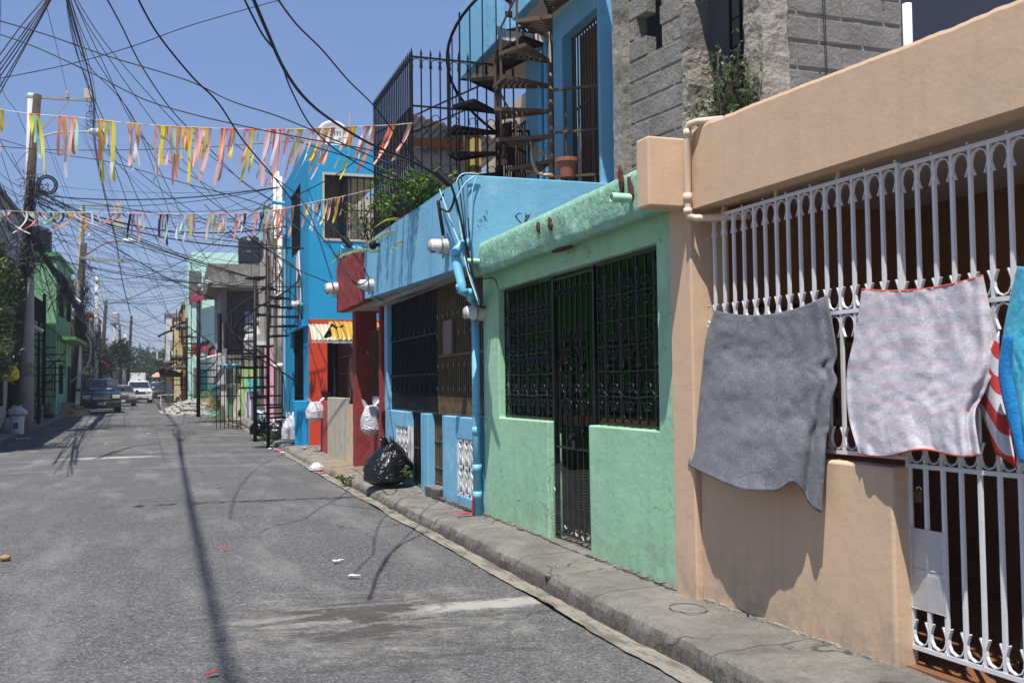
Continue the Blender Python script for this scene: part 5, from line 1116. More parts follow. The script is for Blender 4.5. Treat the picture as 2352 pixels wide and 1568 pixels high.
tag(m.build('cable_tangle',CABL,tw),kind='stuff'); tangle(tw,PY(152,668,Y1p+9),(.55,.4,.6),70,38,.013)
t2,b,e=pole('second wooden utility pole, brown top, behind a pale concrete stub',0,(160,955),(193,558),56,WOOD,.24,.16)
t2c,_,_=pole('second concrete pole beside the brown top of the wooden pole',0,(172,955),(190,474),57,CPOLE,.26,.13,True,name='concrete_pole')
crossarm(t2c,(188,470),(272,474),57,((195,510),(240,478)),((243,470),)); crossarm(t2,(185,592),(300,601),56,w_=.16)
lamp(t2,((192,590),(240,560),(282,553)),56,M('rust_arm',(.2,.08,.05),.8))
m=MB(); c=PY(270,478,56); m.box(c.x-.2,c.x+.2,55.9,56.1,c.z-.35,c.z+.3); m.build('terminal_box',MATS['beige_box'],t2c); m=MB(); c=PY(275,512,56); m.box(c.x-.2,c.x+.2,55.9,56.1,c.z-.3,c.z+.2); m.build('terminal_box',MATS['beige_box'],t2c)
tangle(t2,PY(190,690,55.5),(.34,.4,1.6),130,41,.014); tangle(t2,PY(205,735,55.5),(.24,.3,1.5),60,42,.013); tangle(t2,PY(222,785,57),(.25,.3,1.3),50,43,.013); tangle(t2,PY(205,612,55.5),(.28,.3,.2),22,44,.011)
for i,(bs_,tp_,y,mt,lab) in enumerate([((218,925),(223,635),84,CPOLE,'third pole, thin pale concrete, behind the parked cars'),((228,925),(244,690),90,WOOD,'dark wooden pole leaning right beyond the third pole'),((262,915),(263,725),105,CPOLE,'pale pole with a transformer among the far poles'),((292,915),(302,725),112,WOOD,'far leaning pole carrying lamp cables above the pickup'),((276,915),(275,745),120,WOOD,'slim dark far pole left of the leaning one'),((285,915),(288,765),135,CPOLE,'farthest slim grey pole near the street end')]):
    t,b,e=pole(lab,0,bs_,tp_,y,mt,.2,.13); crossarm(t,(tp_[0]-4,tp_[1]+10),(tp_[0]+[50,60,22,18,16,12][i],tp_[1]+[12,-2,14,10,10,10][i]),y)
    tangle(t,PY(tp_[0]-2,tp_[1]+[150,130,90,80,70,60][i],y-.3),(.4,.4,1.8),40,50+i,.022)
    if i==0: crossarm(t,(218,672),(272,670),y,((225,705),(258,674)))
m=MB(); c=PY(266,745,105); m.lathe([(.3,0),(.35,.1),(.35,1.1),(.2,1.25)],c,10); m.build('transformer',METG,[o for o in SC.objects if o.get('label','').startswith('pale pole with a tr')][0])
# left edge fence and house bits
lf=thing('iron_fence','dark iron fence in front of the house at the left edge','fence',(-5.6,33,.15)); m=MB()
for i in range(40): y=29+.22*i; m.box(-5.61,-5.59,y-.01,y+.01,.15,2.3)
for z in (.3,1.2,2.2): m.box(-5.62,-5.58,29,37.8,z-.015,z+.015)
m.build('bars',BKR,lf)
a=PY(100,960,44.5); spiral('spiral_staircase','dark iron spiral staircase beside the tall green house',(a.x,a.y,H(44)+.1),.8,H(44)+.1,14,.27,200,-27,BKR,5.5,pr=.07)
a=PY(88,960,42); spiral('spiral_staircase','rusty narrow spiral staircase just right of the concrete pole',(a.x,a.y,H(42)+.1),.6,H(42)+.1,12,.27,120,-30,BKR,4.3,pr=.05,treadw=30)
m=MB(); 
for px in (190,208): m.tube([PY(px,905 if px>200 else 925,54),PY(px-2,735,54)],.035,6)
for k in range(9): m.tube([PY(190,905-18*k,54),PY(208,903-18*k,54)],.03,6)
one(m,'ladder',M('grey_wood',(.28,.24,.2),.9),'pale wooden ladder standing before the dark pole bundle','ladder')
m=MB(); m.tube(spline([PY(176,738,53),PY(208,790,53),PY(198,842,53),PY(160,880,53)],8),.03,6); one(m,'flexible_conduit',METG,'pale curved conduit sweeping down beside the ladder','conduit')
for i,(a_,b_) in enumerate((((66,743),(98,761)),((93,828),(122,826)),((140,652),(184,695)))):
    m=MB(); y=40+5*i; m.tube([PY(*a_,y),PY(*b_,y)],.07,8); one(m,'drain_spout',PVW,['white drain spout sloping right of the concrete pole','level white drain spout on the tall green house','long white pipe leaning to the second pole'][i],'pipe')
m=MB(); c=PY(158,675,52); m.box(c.x-.45,c.x+.5,51,52,c.z-.5,c.z+.6); one(m,'air_conditioner',M('ac_beige',(.45,.42,.36),.7),'beige air conditioner box above the ladder','air conditioner')
# dense tree at left edge
rg=random.Random(77); tb=(-5.1,29.5,.15); t=thing('oleander_tree','dense dark green long leaved tree at the left edge of the photo','tree',tb); l=MB()
for i in range(85):
    px=rg.uniform(-60,36); py=rg.choice((rg.uniform(560,700),rg.uniform(640,850),rg.uniform(700,860))); 
    if px>34-(abs(py-690)/14): px-=30
    c=PY(px,py,29.5+rg.uniform(-1.2,1.2))
    for j in range(34):
        d=Vector((rg.gauss(.3,.8),rg.gauss(-.2,.8),rg.gauss(.5,.6))).normalized(); q=d.cross(Vector((rg.gauss(0,1),rg.gauss(0,1),1))).normalized(); L=rg.uniform(.14,.26); p=c+Vector((rg.gauss(0,.12),rg.gauss(0,.12),rg.gauss(0,.12))); l.add([p,p+d*L*.5+q*.022,p+d*L,p+d*L*.5-q*.022],[(0,1,2,3)])
l.build('crown',leafmat('leaf_oleander',(.015,.04,.008),(.06,.11,.018)),t); m=MB(); m.tube([tb,(-5.0,29.5,3),(-4.9,29.4,5)],.12,7,r2=.05)
for i in range(8): c=PY(rg.uniform(-40,25),rg.uniform(600,830),29.5); m.tube(spline([(-5.0,29.5,2+i*.3),((c.x-5)/2,29.5,(c.z+2+i*.3)/2),c],4),.035,5,r2=.01)
m.build('trunk',BARK,t)
# ================================================================ CARS
TYRE=M('tyre',(.015,.015,.016),.9,.1); CGL=M('car_glass',(.015,.02,.028),.06,.1,1,0,spec=.8); BKP=M('black_plastic',(.02,.02,.02),.6); CHR=M('chrome',(.6,.6,.6),.2,.05,metal=.9,bump=0); HLM=M('headlight_lens',(.55,.5,.35),.15,.1,spec=.8,bump=0)
def car(name,label,loc,yaw,paint,w_,st,zbelt,kind='suv',plate=True,group='cars and trucks in the street'):
    t=thing(name,label,'car',(0,0,0),group); L=st[-1][0]; hw=w_/2
    def sec(y,zt,wt,zb): 
        zl=min(zbelt,zt-.05); h=[(.88*hw,zb),(.985*hw,zb+.12),(hw,zl*.75),(.985*hw,zl),(wt*hw*1.01,(zl+zt)/2) if zt>zbelt+.2 else (.96*hw,zl+.02),(wt*hw,zt-.05),(wt*hw*.85,zt-.005),(0,zt+.02)]
        return [(x,y,z) for x,z in h]+[(-x,y,z) for x,z in h[-2::-1]]
    vs=[];n=15
    for (y,zt,wt,zb) in st: vs+=sec(y,zt,wt,zb)
    fs=[(i*n+j,i*n+j+1,(i+1)*n+j+1,(i+1)*n+j) for i in range(len(st)-1) for j in range(n-1)]+[(i*n+n-1,i*n,(i+1)*n,(i+1)*n+n-1) for i in range(len(st)-1)]
    fs+=[tuple(range(n-1,-1,-1)),tuple((len(st)-1)*n+j for j in range(n))]
    m=MB(); m.add(vs,fs); body=m.build('body',paint,t,smooth=True,bevel=.0)
    i0=[i for i,s in enumerate(st) if s[1]<=zbelt+.12][-1] if False else next(i for i,s in enumerate(st) if s[1]>zbelt+.25)-1
    a,b=st[i0],st[i0+1]; dy=b[0]-a[0]; dz=b[1]-a[1]; nn=Vector((0,-dz,dy)).normalized()*.012
    def q(f,k): return Vector((0,a[0]+dy*f,a[1]+dz*f+.012))+nn
    m=MB(); p0,p1=q(.06,0),q(.93,0); W0,W1=a[2]*hw*.93,b[2]*hw*.93; m.add([p0+EX*-W0,p0+EX*W0,p1+EX*W1,p1-EX*W1],[(0,1,2,3)]); m.build('windscreen',CGL,t)
    ro=[s for s in st if s[1]>zbelt+.4]; ya,yb=ro[0][0],ro[-1][0]
    for sg in (-1,1):
        for k,(f0,f1) in enumerate(((-.02,.46),(.5,.97)) if kind!='pickup' else ((0.,.45),(.5,.95))):
            m=MB(); y0_=ya+(yb-ya)*f0; y1_=ya+(yb-ya)*f1; wt=ro[0][2]; zt=ro[0][1]-.13
            m.add([(sg*(hw*.985+.012),y0_-(.28 if k==0 else 0),zbelt+.03),(sg*(hw*.985+.012),y1_,zbelt+.03),(sg*(wt*hw*1.02+.015),y1_,zt),(sg*(wt*hw*1.02+.015),y0_,zt)],[(0,1,2,3)]); m.build('side_window',CGL,t)
    for y in (.82,L-.85):
        for sg in (-1,1):
            m=MB(); c=(sg*(hw-.09),y,.33); m.lathe([(.28,-.1),(.33,-.08),(.33,.08),(.28,.1)],c,18,(sg,0,0)); o=m.build('wheel',TYRE,t,smooth=False); m=MB(); m.lathe([(.2,.07),(.21,.105),(.05,.11)],c,12,(sg,0,0)); m.build('rim',CHR,o)
    zg=zbelt*.72
    for sg in (-1,1):
        m=MB(); m.obox((sg*hw*.74,.035,zg+.06),(hw*.2,.02,0),(0,.05,0),(0,0,.085)); m.build('headlight',HLM,t,bevel=.02)
        m=MB(); m.obox((sg*(hw+.11),st[i0][0]+.25,zbelt+.12),(.1,0,0),(0,.05,0),(0,0,.075)); m.build('wing_mirror',BKP if kind!='pickup' else paint,t,bevel=.02)
    m=MB(); m.box(-hw*.46,hw*.46,-.025,.03,zg-.1,zg+.12); g_=m.build('grille',BKP,t,bevel=.015)
    m=MB()
    for k in range(3): m.box(-hw*.42,hw*.42,-.04,-.02,zg-.06+.065*k,zg-.04+.065*k)
    m.build('grille_bar',CHR,g_)
    m=MB(); m.box(-hw*.97,hw*.97,-.08,.25,.24,zg-.15); m.build('bumper',paint if kind=='pickup' else BKP,t,bevel=.06)
    m=MB(); m.box(-hw*.7,hw*.7,-.09,-.06,.27,.4); m.build('air_intake',BKP,t)
    if plate: m=MB(); m.box(-.17,.17,-.11,-.085,zg-.33,zg-.2); m.build('licence_plate',M('plate_white',(.6,.6,.6),.5),t)
    t.location=loc; t.rotation_euler=(0,0,yaw); return t
suv=[(0,.78,.93,.25),(.06,.9,.94,.22),(1.0,1.02,.93,.2),(1.15,1.06,.92,.2),(1.85,1.58,.78,.2),(2.1,1.66,.78,.2),(3.9,1.66,.76,.2),(4.3,1.5,.76,.22),(4.45,.95,.9,.3)]
pk_=[(0,.85,.93,.32),(.06,1.0,.94,.3),(1.15,1.12,.93,.3),(1.3,1.15,.92,.3),(1.95,1.72,.78,.3),(2.15,1.8,.78,.3),(3.5,1.78,.77,.3),(3.75,1.3,.84,.3),(3.8,1.16,.94,.3),(5.2,1.16,.94,.35)]
sdn=[(0,.62,.93,.2),(.06,.74,.94,.18),(1.1,.88,.92,.18),(1.2,.9,.92,.18),(1.95,1.36,.76,.18),(2.2,1.42,.75,.18),(3.2,1.4,.74,.18),(3.9,1.0,.85,.18),(4.4,.95,.9,.25)]
DB=M('dark_blue_paint',(.006,.016,.028),.25,.2,1,0,coat=.8); WP=M('white_car_paint',(.62,.62,.63),.3,.03,1,0,coat=.5); SP=M('silver_paint',(.3,.3,.3),.3,.05,1,0,metal=.6); GP=M('graphite_paint',(.03,.032,.038),.3,.1,1,0,coat=.6)
def onroad(px,dep,py=940): p=PD(px,py,dep); p.z=H(p.y)+.03; return p
p=onroad(233,47.5); t=car('parked_car','dark blue green suv parked facing the camera on the left side',p,R(5),DB,1.78,suv,1.0)
t_s=textmesh('•DETAIL TUNING•',.13,(0,1.16,1.19),(R(52),0,0),M('white_vinyl',(.8,.8,.8),.5),'windscreen_lettering',None,.002,.95)
t_s.parent=t; t_s.location=Vector((0,1.235,1.165)); t_s.rotation_euler=(R(37),0,0)
tx=textmesh('B787-AJ',.11,(0,0,0),(R(90),0,0),M('plate_ink',(.1,.1,.12),.5),'plate_lettering',None,.001,.8); tx.parent=t; tx.location=Vector((0,-.115,.45))
car('pickup_truck','white double cab pickup driving towards the camera in mid street',onroad(321,80,927),R(4),WP,1.95,pk_,1.12,'pickup')
car('parked_car','silver saloon half hidden behind the dark parked suv',onroad(281,66),R(4),SP,1.7,sdn,.86)
car('parked_car','white car with a pale bonnet behind the silver saloon',onroad(289,88),R(0),WP,1.7,sdn,.86)
car('parked_car','dark graphite suv standing right of the white pickup',onroad(366,95,925),R(3),GP,1.9,suv,1.02)
car('parked_car','white van roof showing behind the graphite suv',onroad(362,108,920),R(0),WP,1.8,[(y,zt*1.15,wt,zb) for y,zt,wt,zb in suv],1.1)
bt=thing('box_truck','small white box truck far behind the white pickup','truck',onroad(313,128,915)); b=bt.location
m=MB(); m.box(b.x-1.1,b.x+1.1,b.y+1.5,b.y+5.5,b.z+.9,b.z+3.2); m.build('cargo_box',WP,bt,bevel=.03); m=MB(); m.box(b.x-1,b.x+1,b.y-.2,b.y+1.4,b.z+.4,b.z+2.2); m.build('cab',WP,bt,bevel=.15); m=MB(); m.box(b.x-.85,b.x+.85,b.y-.22,b.y-.19,b.z+1.25,b.z+2.0); m.build('windscreen',CGL,bt)
m=MB()
for sg in (-1,1): m.lathe([(.4,-.12),(.4,.12)],(b.x+sg*.85,b.y+.6,b.z+.4),12,(1,0,0))
m.build('wheels',TYRE,bt)
# umbrella, table, motorcycle
u=onroad(386,70,930); t=thing('parasol','faded pink parasol standing by the right kerb far down the street','parasol',u)
m=MB(); m.lathe([(1.25,1.95),(.9,2.2),(.4,2.42),(.02,2.5)],u,8,cap=False); m.build('canopy',M('faded_pink',(.68,.34,.33),.8),t,solid=.01); m=MB(); m.tube([u,u+EZ*2.4],.025,6); m.build('pole',WHM,t)
u=onroad(393,67,932); t=thing('side_table','small white table under the pink parasol','table',u); m=MB(); m.box(u.x-.7,u.x+.4,u.y-.3,u.y+.3,u.z+.7,u.z+.74); m.build('top',WHM,t)
for sx in (-.65,.35):
    m=MB(); m.box(u.x+sx-.03,u.x+sx+.03,u.y-.3,u.y-.24,u.z,u.z+.7); m.build('leg',WHM,t)
u=onroad(404,64,932); t=thing('motorcycle','dark motorcycle parked at the right kerb near the parasol','motorcycle',u)
for dy in (-.0,1.25):
    m=MB(); m.tube(arc(u+Vector((.1+dy*.5,dy,.3)),.27,0,360,18,Vector((.4,.9,0)),EZ),.045,6); m.build('wheel',TYRE,t)
m=MB(); m.obox(u+Vector((.35,.6,.62)),(.06,.25,0),(.09,-.03,0),(0,0,.12)); m.obox(u+Vector((.5,.95,.72)),(.1,.28,0),(.09,-.03,0),(0,0,.05)); m.build('body',M('moto_red',(.25,.02,.02),.3),t,bevel=.03); m=MB(); m.tube([u+Vector((-.2,.1,1.0)),u+Vector((.15,.2,.95)),u+Vector((.45,.0,1.02))],.018,6); m.tube([u+Vector((.1,0,.3)),u+Vector((.15,.2,.95))],.03,6); m.build('handlebar',METG,t)
# ================================================================ BLACK SPIRALS MID STREET
a=GS(616,1030); spiral('spiral_staircase','tall black spiral staircase at the kerb left of the azure house',(a.x,a.y,a.z),.82,a.z,17,.265,-20,31,BKR,a.z+5.05,pr=.045,treadw=30,slats=4,rail0=1)
a=GS(590,1014); spiral('spiral_staircase','second black spiral staircase, caged, behind the one at the kerb',(a.x-.05,a.y,a.z),.8,a.z,15,.27,80,-29,BKR,a.z+4.9,pr=.055,treadw=28,slats=3,rail0=2)
a=GS(484,960); spiral('spiral_staircase','small black spiral staircase in front of the mint three storey house',(a.x-.4,a.y+2,a.z),.75,a.z,12,.27,150,-29,BKR,a.z+4.6,pr=.08,treadw=28,slats=3,rail0=2)
a=GS(432,948); spiral('spiral_staircase','farthest black spiral staircase with square frame on the right side',(a.x,a.y+4,a.z),.8,a.z,12,.27,10,29,BKR,a.z+4.8,pr=.06,treadw=28,slats=3,rail0=2)
fr=thing('gate_frame','open black iron gate leaf standing in front of the palm plants','gate',GS(520,1000)); m=MB()
ax_=GS(497,985); bx2=GS(553,985)
for i in range(7): p=ax_.lerp(bx2,i/6); m.bar(p+EZ*.0,p+EZ*2.3,.03)
for z in (.3,1.2,2.3): m.bar(ax_+EZ*z,bx2+EZ*z,.03)
m.build('bars',BKR,fr)
# ================================================================ RUBBISH
def bag(name,label,base,w_,h_,mat,seed,hang=False,tilt=0,group=None,knot=True,d_=None,cat='rubbish bag'):
    rg=random.Random(seed); m=MB(); b=V3(base); d_=d_ or w_*.8; nu,nv=40,30
    def fn(u,v):
        a=2*math.pi*u; 
        prof=(min(1,(v*6+.02))**.5)*(1-.80*max(0,(v-.42)/.58)**1.7) if not hang else (min(1,v*5+.02)**.5)*(1-.5*max(0,(v-.55)/.45)**1.4)*(1 if v<.99 else .1)
        cr=1+.10*nz(math.cos(a)*1.6,math.sin(a)*1.6,v*2.5+seed)+.07*nz(math.cos(a)*5,math.sin(a)*5,v*3+seed*2)+.05*nz(math.cos(a)*9+v*4,math.sin(a)*9,v*2+seed)*v*2+.03*nz(math.cos(a)*14,math.sin(a)*14,v*12)
        r=prof*cr; return b+Vector((math.cos(a)*w_*.5*r+tilt*v*w_,math.sin(a)*d_*.5*r,h_*v))
    m.grid(fn,nu,nv)
    o=m.build(name,mat,None,smooth=True,merge=True); me=o.data
    for v in me.vertices: v.co=v.co-b
    o.location=b; tag(o,label,cat,group)
    if knot:
        k=MB(); top=b+Vector((tilt*w_,0,h_*.97))
        for i in range(5 if not hang else 2):
            a=rg.uniform(0,6.28) if not hang else (math.pi*i); e=top+Vector((math.cos(a)*w_*(.22 if not hang else .42),math.sin(a)*w_*.1,h_*(.14 if not hang else .22))); k.add([top+Vector((-.05,0,-.05))+Vector((math.cos(a)*w_*.16,0,0)),e+Vector((-.02,.02,.01)),e+Vector((.03,-.01,-.01)),top+Vector((.05,.02,-.05))+Vector((math.cos(a)*w_*.16,0,0))],[(0,1,2,3)])
        k.build('knot',mat,o,solid=.004)
    return o
def bagmat(name,c,rough,c2=None):
    g=NG(name); c_=g.mix(g.ramp(g.noise(9,4),.35,.65),c,c2 or dk(c,1.3)); g.l(c_,g.b.inputs['Base Color']); g.b.inputs['Roughness'].default_value=rough; g.b.inputs['Specular IOR Level'].default_value=.55
    mp=g.mapv((7,7,16)); b=g.bump(g.noise(.8,2,.5,vec=mp,dist=2.6),.55,.05); g.l(b,g.b.inputs['Normal']); return g.m
BB=bagmat('black_bin_bag',(.004,.004,.005),.2); WB=bagmat('white_carrier_bag',(.55,.55,.58),.35,(.42,.42,.45)); YB_=bagmat('yellow_bag',(.70,.52,.02),.35)
b=GS(872,1114); b=Vector((2.98,14.35,.145)); bag('rubbish_bag','big shiny black rubbish bag on the kerb in front of the light blue house',b,.68,.64,BB,3,tilt=.16,d_=.7)
p=PX(725,968,3.22); bag('carrier_bag','bulging white carrier bag hung on the faded red low wall',p,.44,.46,WB,5,hang=True,d_=.3)
p=PX(853,1000,3.30); bag('carrier_bag','white carrier bag hung from the dark red porch wall',p,.36,.52,WB,6,hang=True,d_=.25)
p=Vector((2.98,25.9,.16)); bag('rubbish_bag','tall white see-through rubbish bag standing by the azure house corner',p,.5,.72,WB,7)
for i,(px,py,dep,w_,h_,mt,lb_) in enumerate([(540,968,43,.75,.55,BB,'black rubbish bag heap left of the spiral stairs'),(560,965,42.5,.6,.45,BB,'black rubbish bag beside the heap at the palm plants'),(597,1005,30,.62,.5,BB,'black bag lying behind the foot of the spiral staircase'),(598,985,30.6,.55,.4,WB,'white bag on top of the dark bags behind the staircase'),(636,1010,28,.6,.5,BB,'dark bag right of the spiral stair foot'),(636,985,29,.6,.5,WB,'pale bag behind the dark bag at the brown wall'),(106,968,41.,.7,.5,BB,'black bag on the left pavement near the dirt heap')]):
    q=PD(px,py,dep); q.z=H(q.y)+.13; 
    if i==3: q.z+=.4
    bag('rubbish_bag',lb_,q,w_,h_,mt,20+i)
p=PD(23,876,31); bag('carrier_bag','yellow carrier bag hung on the leaning pole',p,.5,.5,YB_,41,hang=True)
p=PD(39,978,32.6); p.z=.16; t=thing('bucket','white plastic bucket standing on the left kerb','bucket',p); m=MB(); m.lathe([(.2,0),(.225,.55),(.24,.56),(.24,.6)],p,16); m.build('body',PVW,t); m=MB(); m.box(p.x-.08,p.x+.06,p.y-.235,p.y-.2,.36,.55); m.build('blue_label',M('blue_label',(.05,.1,.35),.5),t)
bag('carrier_bag','crumpled white bag resting on the white bucket',p+EZ*.6,.62,.32,WB,43)
p=PD(16,980,33); p.z=.16; bag('carrier_bag','white bag on the pavement left of the bucket',p,.35,.5,WB,44)
p=GS(727,1082); p.z+=.0; bag('carrier_bag','small crumpled white bag lying in the gutter',p,.28,.17,WB,46,knot=False,d_=.25,cat='litter')
# litter
LIT=[(735,1090,.1,'red','red and white wrapper in the gutter by the crumpled bag'),(748,1096,.08,'white','white scrap at the gutter edge past the wrapper'),(640,1036,.14,'pink','pink wrapper lying at the kerb near the spiral stairs'),(652,1042,.16,'white','white plastic bottle at the kerb by the spiral stairs'),(620,1033,.16,'white','white paper under the spiral staircase'),(1085,1185,.0,'',''),(778,1296,.07,'white','small white paper scrap in mid road'),(815,1332,.07,'white','thin white scrap right of the road stains'),(514,1268,.05,'red','tiny red scrap on the asphalt'),(484,1563,.05,'red','red scrap at the bottom edge of the photo'),(340,998,.1,'white','white scrap far on the left lane'),(245,1022,.1,'white','white scrap near the concrete patch'),(1108,1243,.06,'white','white scrap in the gutter by the mint house'),(52,1010,.25,'white','white rag on the left road edge'),(700,1008,.12,'white','pale spoon and tissue on the pavement by the red wall')]
for px,py,s,c,lb_ in LIT:
    if not s: continue
    p=GS(px,py); p.z+=.035 if px<600 else .03
    if px in (700,): p=Vector((3.1,24.2,.15))
    rg=random.Random(px); m=MB(); a0=rg.uniform(0,6.3)
    def lf_(u,v): 
        x=(u-.5)*s*1.5; y=(v-.5)*s*.7*(1.2-u); return (p.x+x*math.cos(a0)-y*math.sin(a0),p.y+x*math.sin(a0)+y*math.cos(a0),p.z+.012+s*.18*nz(u*4,v*4,px))
    m.grid(lf_,8,6); one(m,'litter',M('litter_'+c,{'red':(.45,.02,.03),'white':(.62,.62,.62),'pink':(.7,.15,.3)}[c],.6),lb_,'litter',solid=.003)
p=GS(12,1293); m=MB(); m.lathe([(.001,0),(.035,.008),(.05,.03),(.04,.05),(.001,.062)],p+EZ*.02,12); one(m,'mango_stone',M('husk',(.32,.22,.1),.8,.2,20,.5,60),'dry brown fruit husk on the asphalt at the left edge','fruit husk',smooth=True)
for (px,py,s) in ((770,1100,.1),(785,1108,.07),(760,1093,.09)):
    p=GS(px,py)
rub=['small green weed tuft growing in the gutter past the black bag','weed tuft at the foot of the spiral staircase','grass tuft along the kerb beside the rubble','bright green sprig growing behind the black rubbish bag']
for i,(P,h_,r_,n) in enumerate(((Vector((2.68,15.9,.02)),.12,.16,60),(GS(612,1022)+Vector((.1,.2,0)),.3,.3,120),(GS(545,985),.25,.5,160),(Vector((3.24,14.1,.15)),.28,.12,90))): shrub('weed',rub[i],P,h_,r_,n,.07 if i!=3 else .06,LF1,60+i,6)
# rubble, planks, sand
def heap(name,label,c,rx,ry,h_,mat,seed,stones=0,smat=None,cat='heap'):
    c=V3(c); t=thing(name,label,cat,c); m=MB(); m.grid(lambda u,v:(c.x+rx*(2*u-1),c.y+ry*(2*v-1),c.z-.02+h_*max(0,1-((2*u-1)**2+(2*v-1)**2))**.9*(1+.4*nz(u*5,v*5,seed))+.05*nz(u*14,v*14,seed)),28,28); tag(m.build('loose_fill',mat,t),kind='stuff'); rg=random.Random(seed)
    if stones:
        m=MB()
        for i in range(stones):
            a=rg.uniform(0,6.28); r=rg.random()**.6; s=rg.uniform(.04,.16)*(1.2-r*.5); p=c+Vector((math.cos(a)*r*rx,math.sin(a)*r*ry,h_*(1-r*r)*.95)); q=MB(); q.obox(p,(s,s*.3*rg.uniform(-1,1),0),(-s*.2,s*.8,s*.3),(0,-s*.3,s*.6)); m.add(q.v,q.f)
        tag(m.build('chunks',smat or mat,t,jit=.02),kind='stuff')
    return t
RUB=M('rubble_grey',(.30,.285,.26),.95,.2,3,.8,10); a=GS(440,948); heap('rubble_heap','grey concrete rubble heap spilling onto the right side of the street',a+Vector((.3,.5,0)),1.7,2.6,.55,RUB,5,260)
a=GS(95,972); SAND=M('brown_sand',(.32,.22,.12),.95,.2,3,.8,10); a=PD(150,962,45); a.z=H(a.y); heap('sand_heap','brown sandy soil heap at the left kerb before the parked suv',a,1.1,1.3,.5,SAND,6,60)
PLK=M('raw_timber',(.42,.27,.14),.85,.15,3,.3,12)
for i,(p0,p1,w_) in enumerate((((440,932),(500,922),.5),((482,948),(515,928),.55))):
    A,B=PD(*p0,48-i),PD(*p1,46-i); m=MB(); m.bar(A,B,.06,w_); one(m,'timber_board',PLK,['long raw timber board lying behind the rubble heap','tilted raw timber board right of the rubble heap'][i],'board')
A,B=PD(462,960,46),PD(518,950,44); m=MB(); m.tube([A,B],.16,8); one(m,'blue_pipe_post',M('pale_blue_paint',(.2,.5,.6),.7,.15,3),'pale blue painted post lying by the rubble','post')
m=MB(); p=PD(135,972,42); m.obox(p+EZ*.1,(.2,.02,0),(0,.1,0),(0,0,.22)); one(m,'concrete_block',RUB,'upright grey concrete block at the left kerb','block',bevel=.01)
p=PD(119,950,44); p.z=H(p.y)+.1; t=thing('cool_box','light blue stacked storage box on the left pavement','box',p); m=MB(); m.box(p.x-.36,p.x+.36,p.y-.3,p.y+.3,p.z,p.z+.55); m.build('lower_box',M('light_blue_plastic',(.08,.38,.55),.5),t,bevel=.03); m=MB(); m.box(p.x-.36,p.x+.3,p.y-.3,p.y+.3,p.z+.58,p.z+.95); m.build('upper_box',MATS['light_blue_plastic'],t,bevel=.04)
p=PD(95,950,43); p.z=H(p.y)+.1; t=thing('old_cupboard','open grey old cupboard on the left pavement','cupboard',p); m=MB(); m.panel('y',p.y-.3,p.y+.3,p.x-.55,p.x+.45,p.z,p.z+1.25,holes=((p.x-.48,p.x+.38,p.z+.7,p.z+1.15),(p.x-.48,p.x+.38,p.z+.1,p.z+.6))); m.build('body',M('grey_beige_board',(.34,.29,.22),.8,.15,3),t); m=MB(); m.box(p.x-.5,p.x+.4,p.y+.2,p.y+.28,p.z+.05,p.z+1.2); m.build('back',DARK,t)
p=PD(78,985,39); m=MB(); m.box(p.x-.3,p.x+.3,p.y-.2,p.y+.3,.1,1.0); one(m,'concrete_plinth',CON,'square concrete plinth at the foot of the concrete pole','plinth')
# plants
shrub('weed_bush','feathery weed bush growing on the roof edge between the concrete columns',Vector((4.05,6.5,3.1)),1.0,.32,1400,.045,LF3,70,26,asp=.45)
shrub('weed_bush','dark leafy weed at the base of the rough concrete column',Vector((4.05,6.3,3.1)),.6,.15,450,.08,LF4,71,10,asp=.35)
shrub('terrace_bush','green leafy bush growing over the light blue beam at the railing corner',Vector((3.12,12.7,3.85)),.45,.5,1500,.085,LF1,72,16,asp=.4)
shrub('terrace_bush','green leafy bush behind the railing bars above the beam',Vector((3.25,14.4,3.9)),.5,.6,900,.10,LF1,73,12,asp=.4)
shrub('dry_weed','dry brownish weed at the far end of the light blue beam',Vector((3.1,15.9,3.85)),.75,.45,800,.06,LF3,74,14,asp=.45)
shrub('dry_weed','thin red brown sprig growing on the mint eave beside the pipes',Vector((3.2,10.3,3.14)),.42,.13,60,.035,LF3,75,5,asp=.4)
shrub('dry_weed','small tuft growing at the left end of the mint eave',Vector((3.14,10.36,3.1)),.1,.12,90,.05,LF3,76,8)
shrub('dry_weed','tiny sprout on the mint eave edge near its middle',Vector((3.25,9.0,3.13)),.12,.06,20,.03,LF3,77,3)
shrub('dry_weed','little weed on top of the dark red canopy',Vector((3.1,18.6,3.9)),.18,.15,80,.06,LF3,78,6)
t=thing('terrace_palm','yellow green palm fronds behind the black terrace railing','palm',(3.6,13.7,3.1)); m=MB(); rg=random.Random(8); fronds(m,(3.6,13.7,3.5),12,1.3,rg,.55); fronds(m,(3.4,14.9,3.5),9,1.1,rg,.5); m.build('frond',leafmat('palm_yellow',(.20,.22,.02),(.30,.28,.04)),t)
t=thing('palm_plant','bushy areca palm behind the black iron gate leaf','palm',GS(545,975)); m=MB(); rg=random.Random(9); b=PD(545,950,44)
for k in range(5): fronds(m,(b.x+rg.uniform(-.5,.5),b.y+rg.uniform(-.5,.5),b.z+rg.uniform(-.2,.6)),16,1.7,rg,.5,.32,.03)
m.build('frond',PALMM,t)
t=thing('palm_plant','smaller potted palm left of the bushy areca palm','palm',GS(500,965)); m=MB(); b=PD(506,920,46)
for k in range(2): fronds(m,(b.x+rg.uniform(-.3,.3),b.y,b.z+rg.uniform(-.2,.4)),14,1.3,rg,.6,.28,.025)
m.build('frond',PALMM,t); m=MB(); m.lathe([(.2,0),(.3,.5)],b-EZ*.7,10); m.build('pot',GP,t)
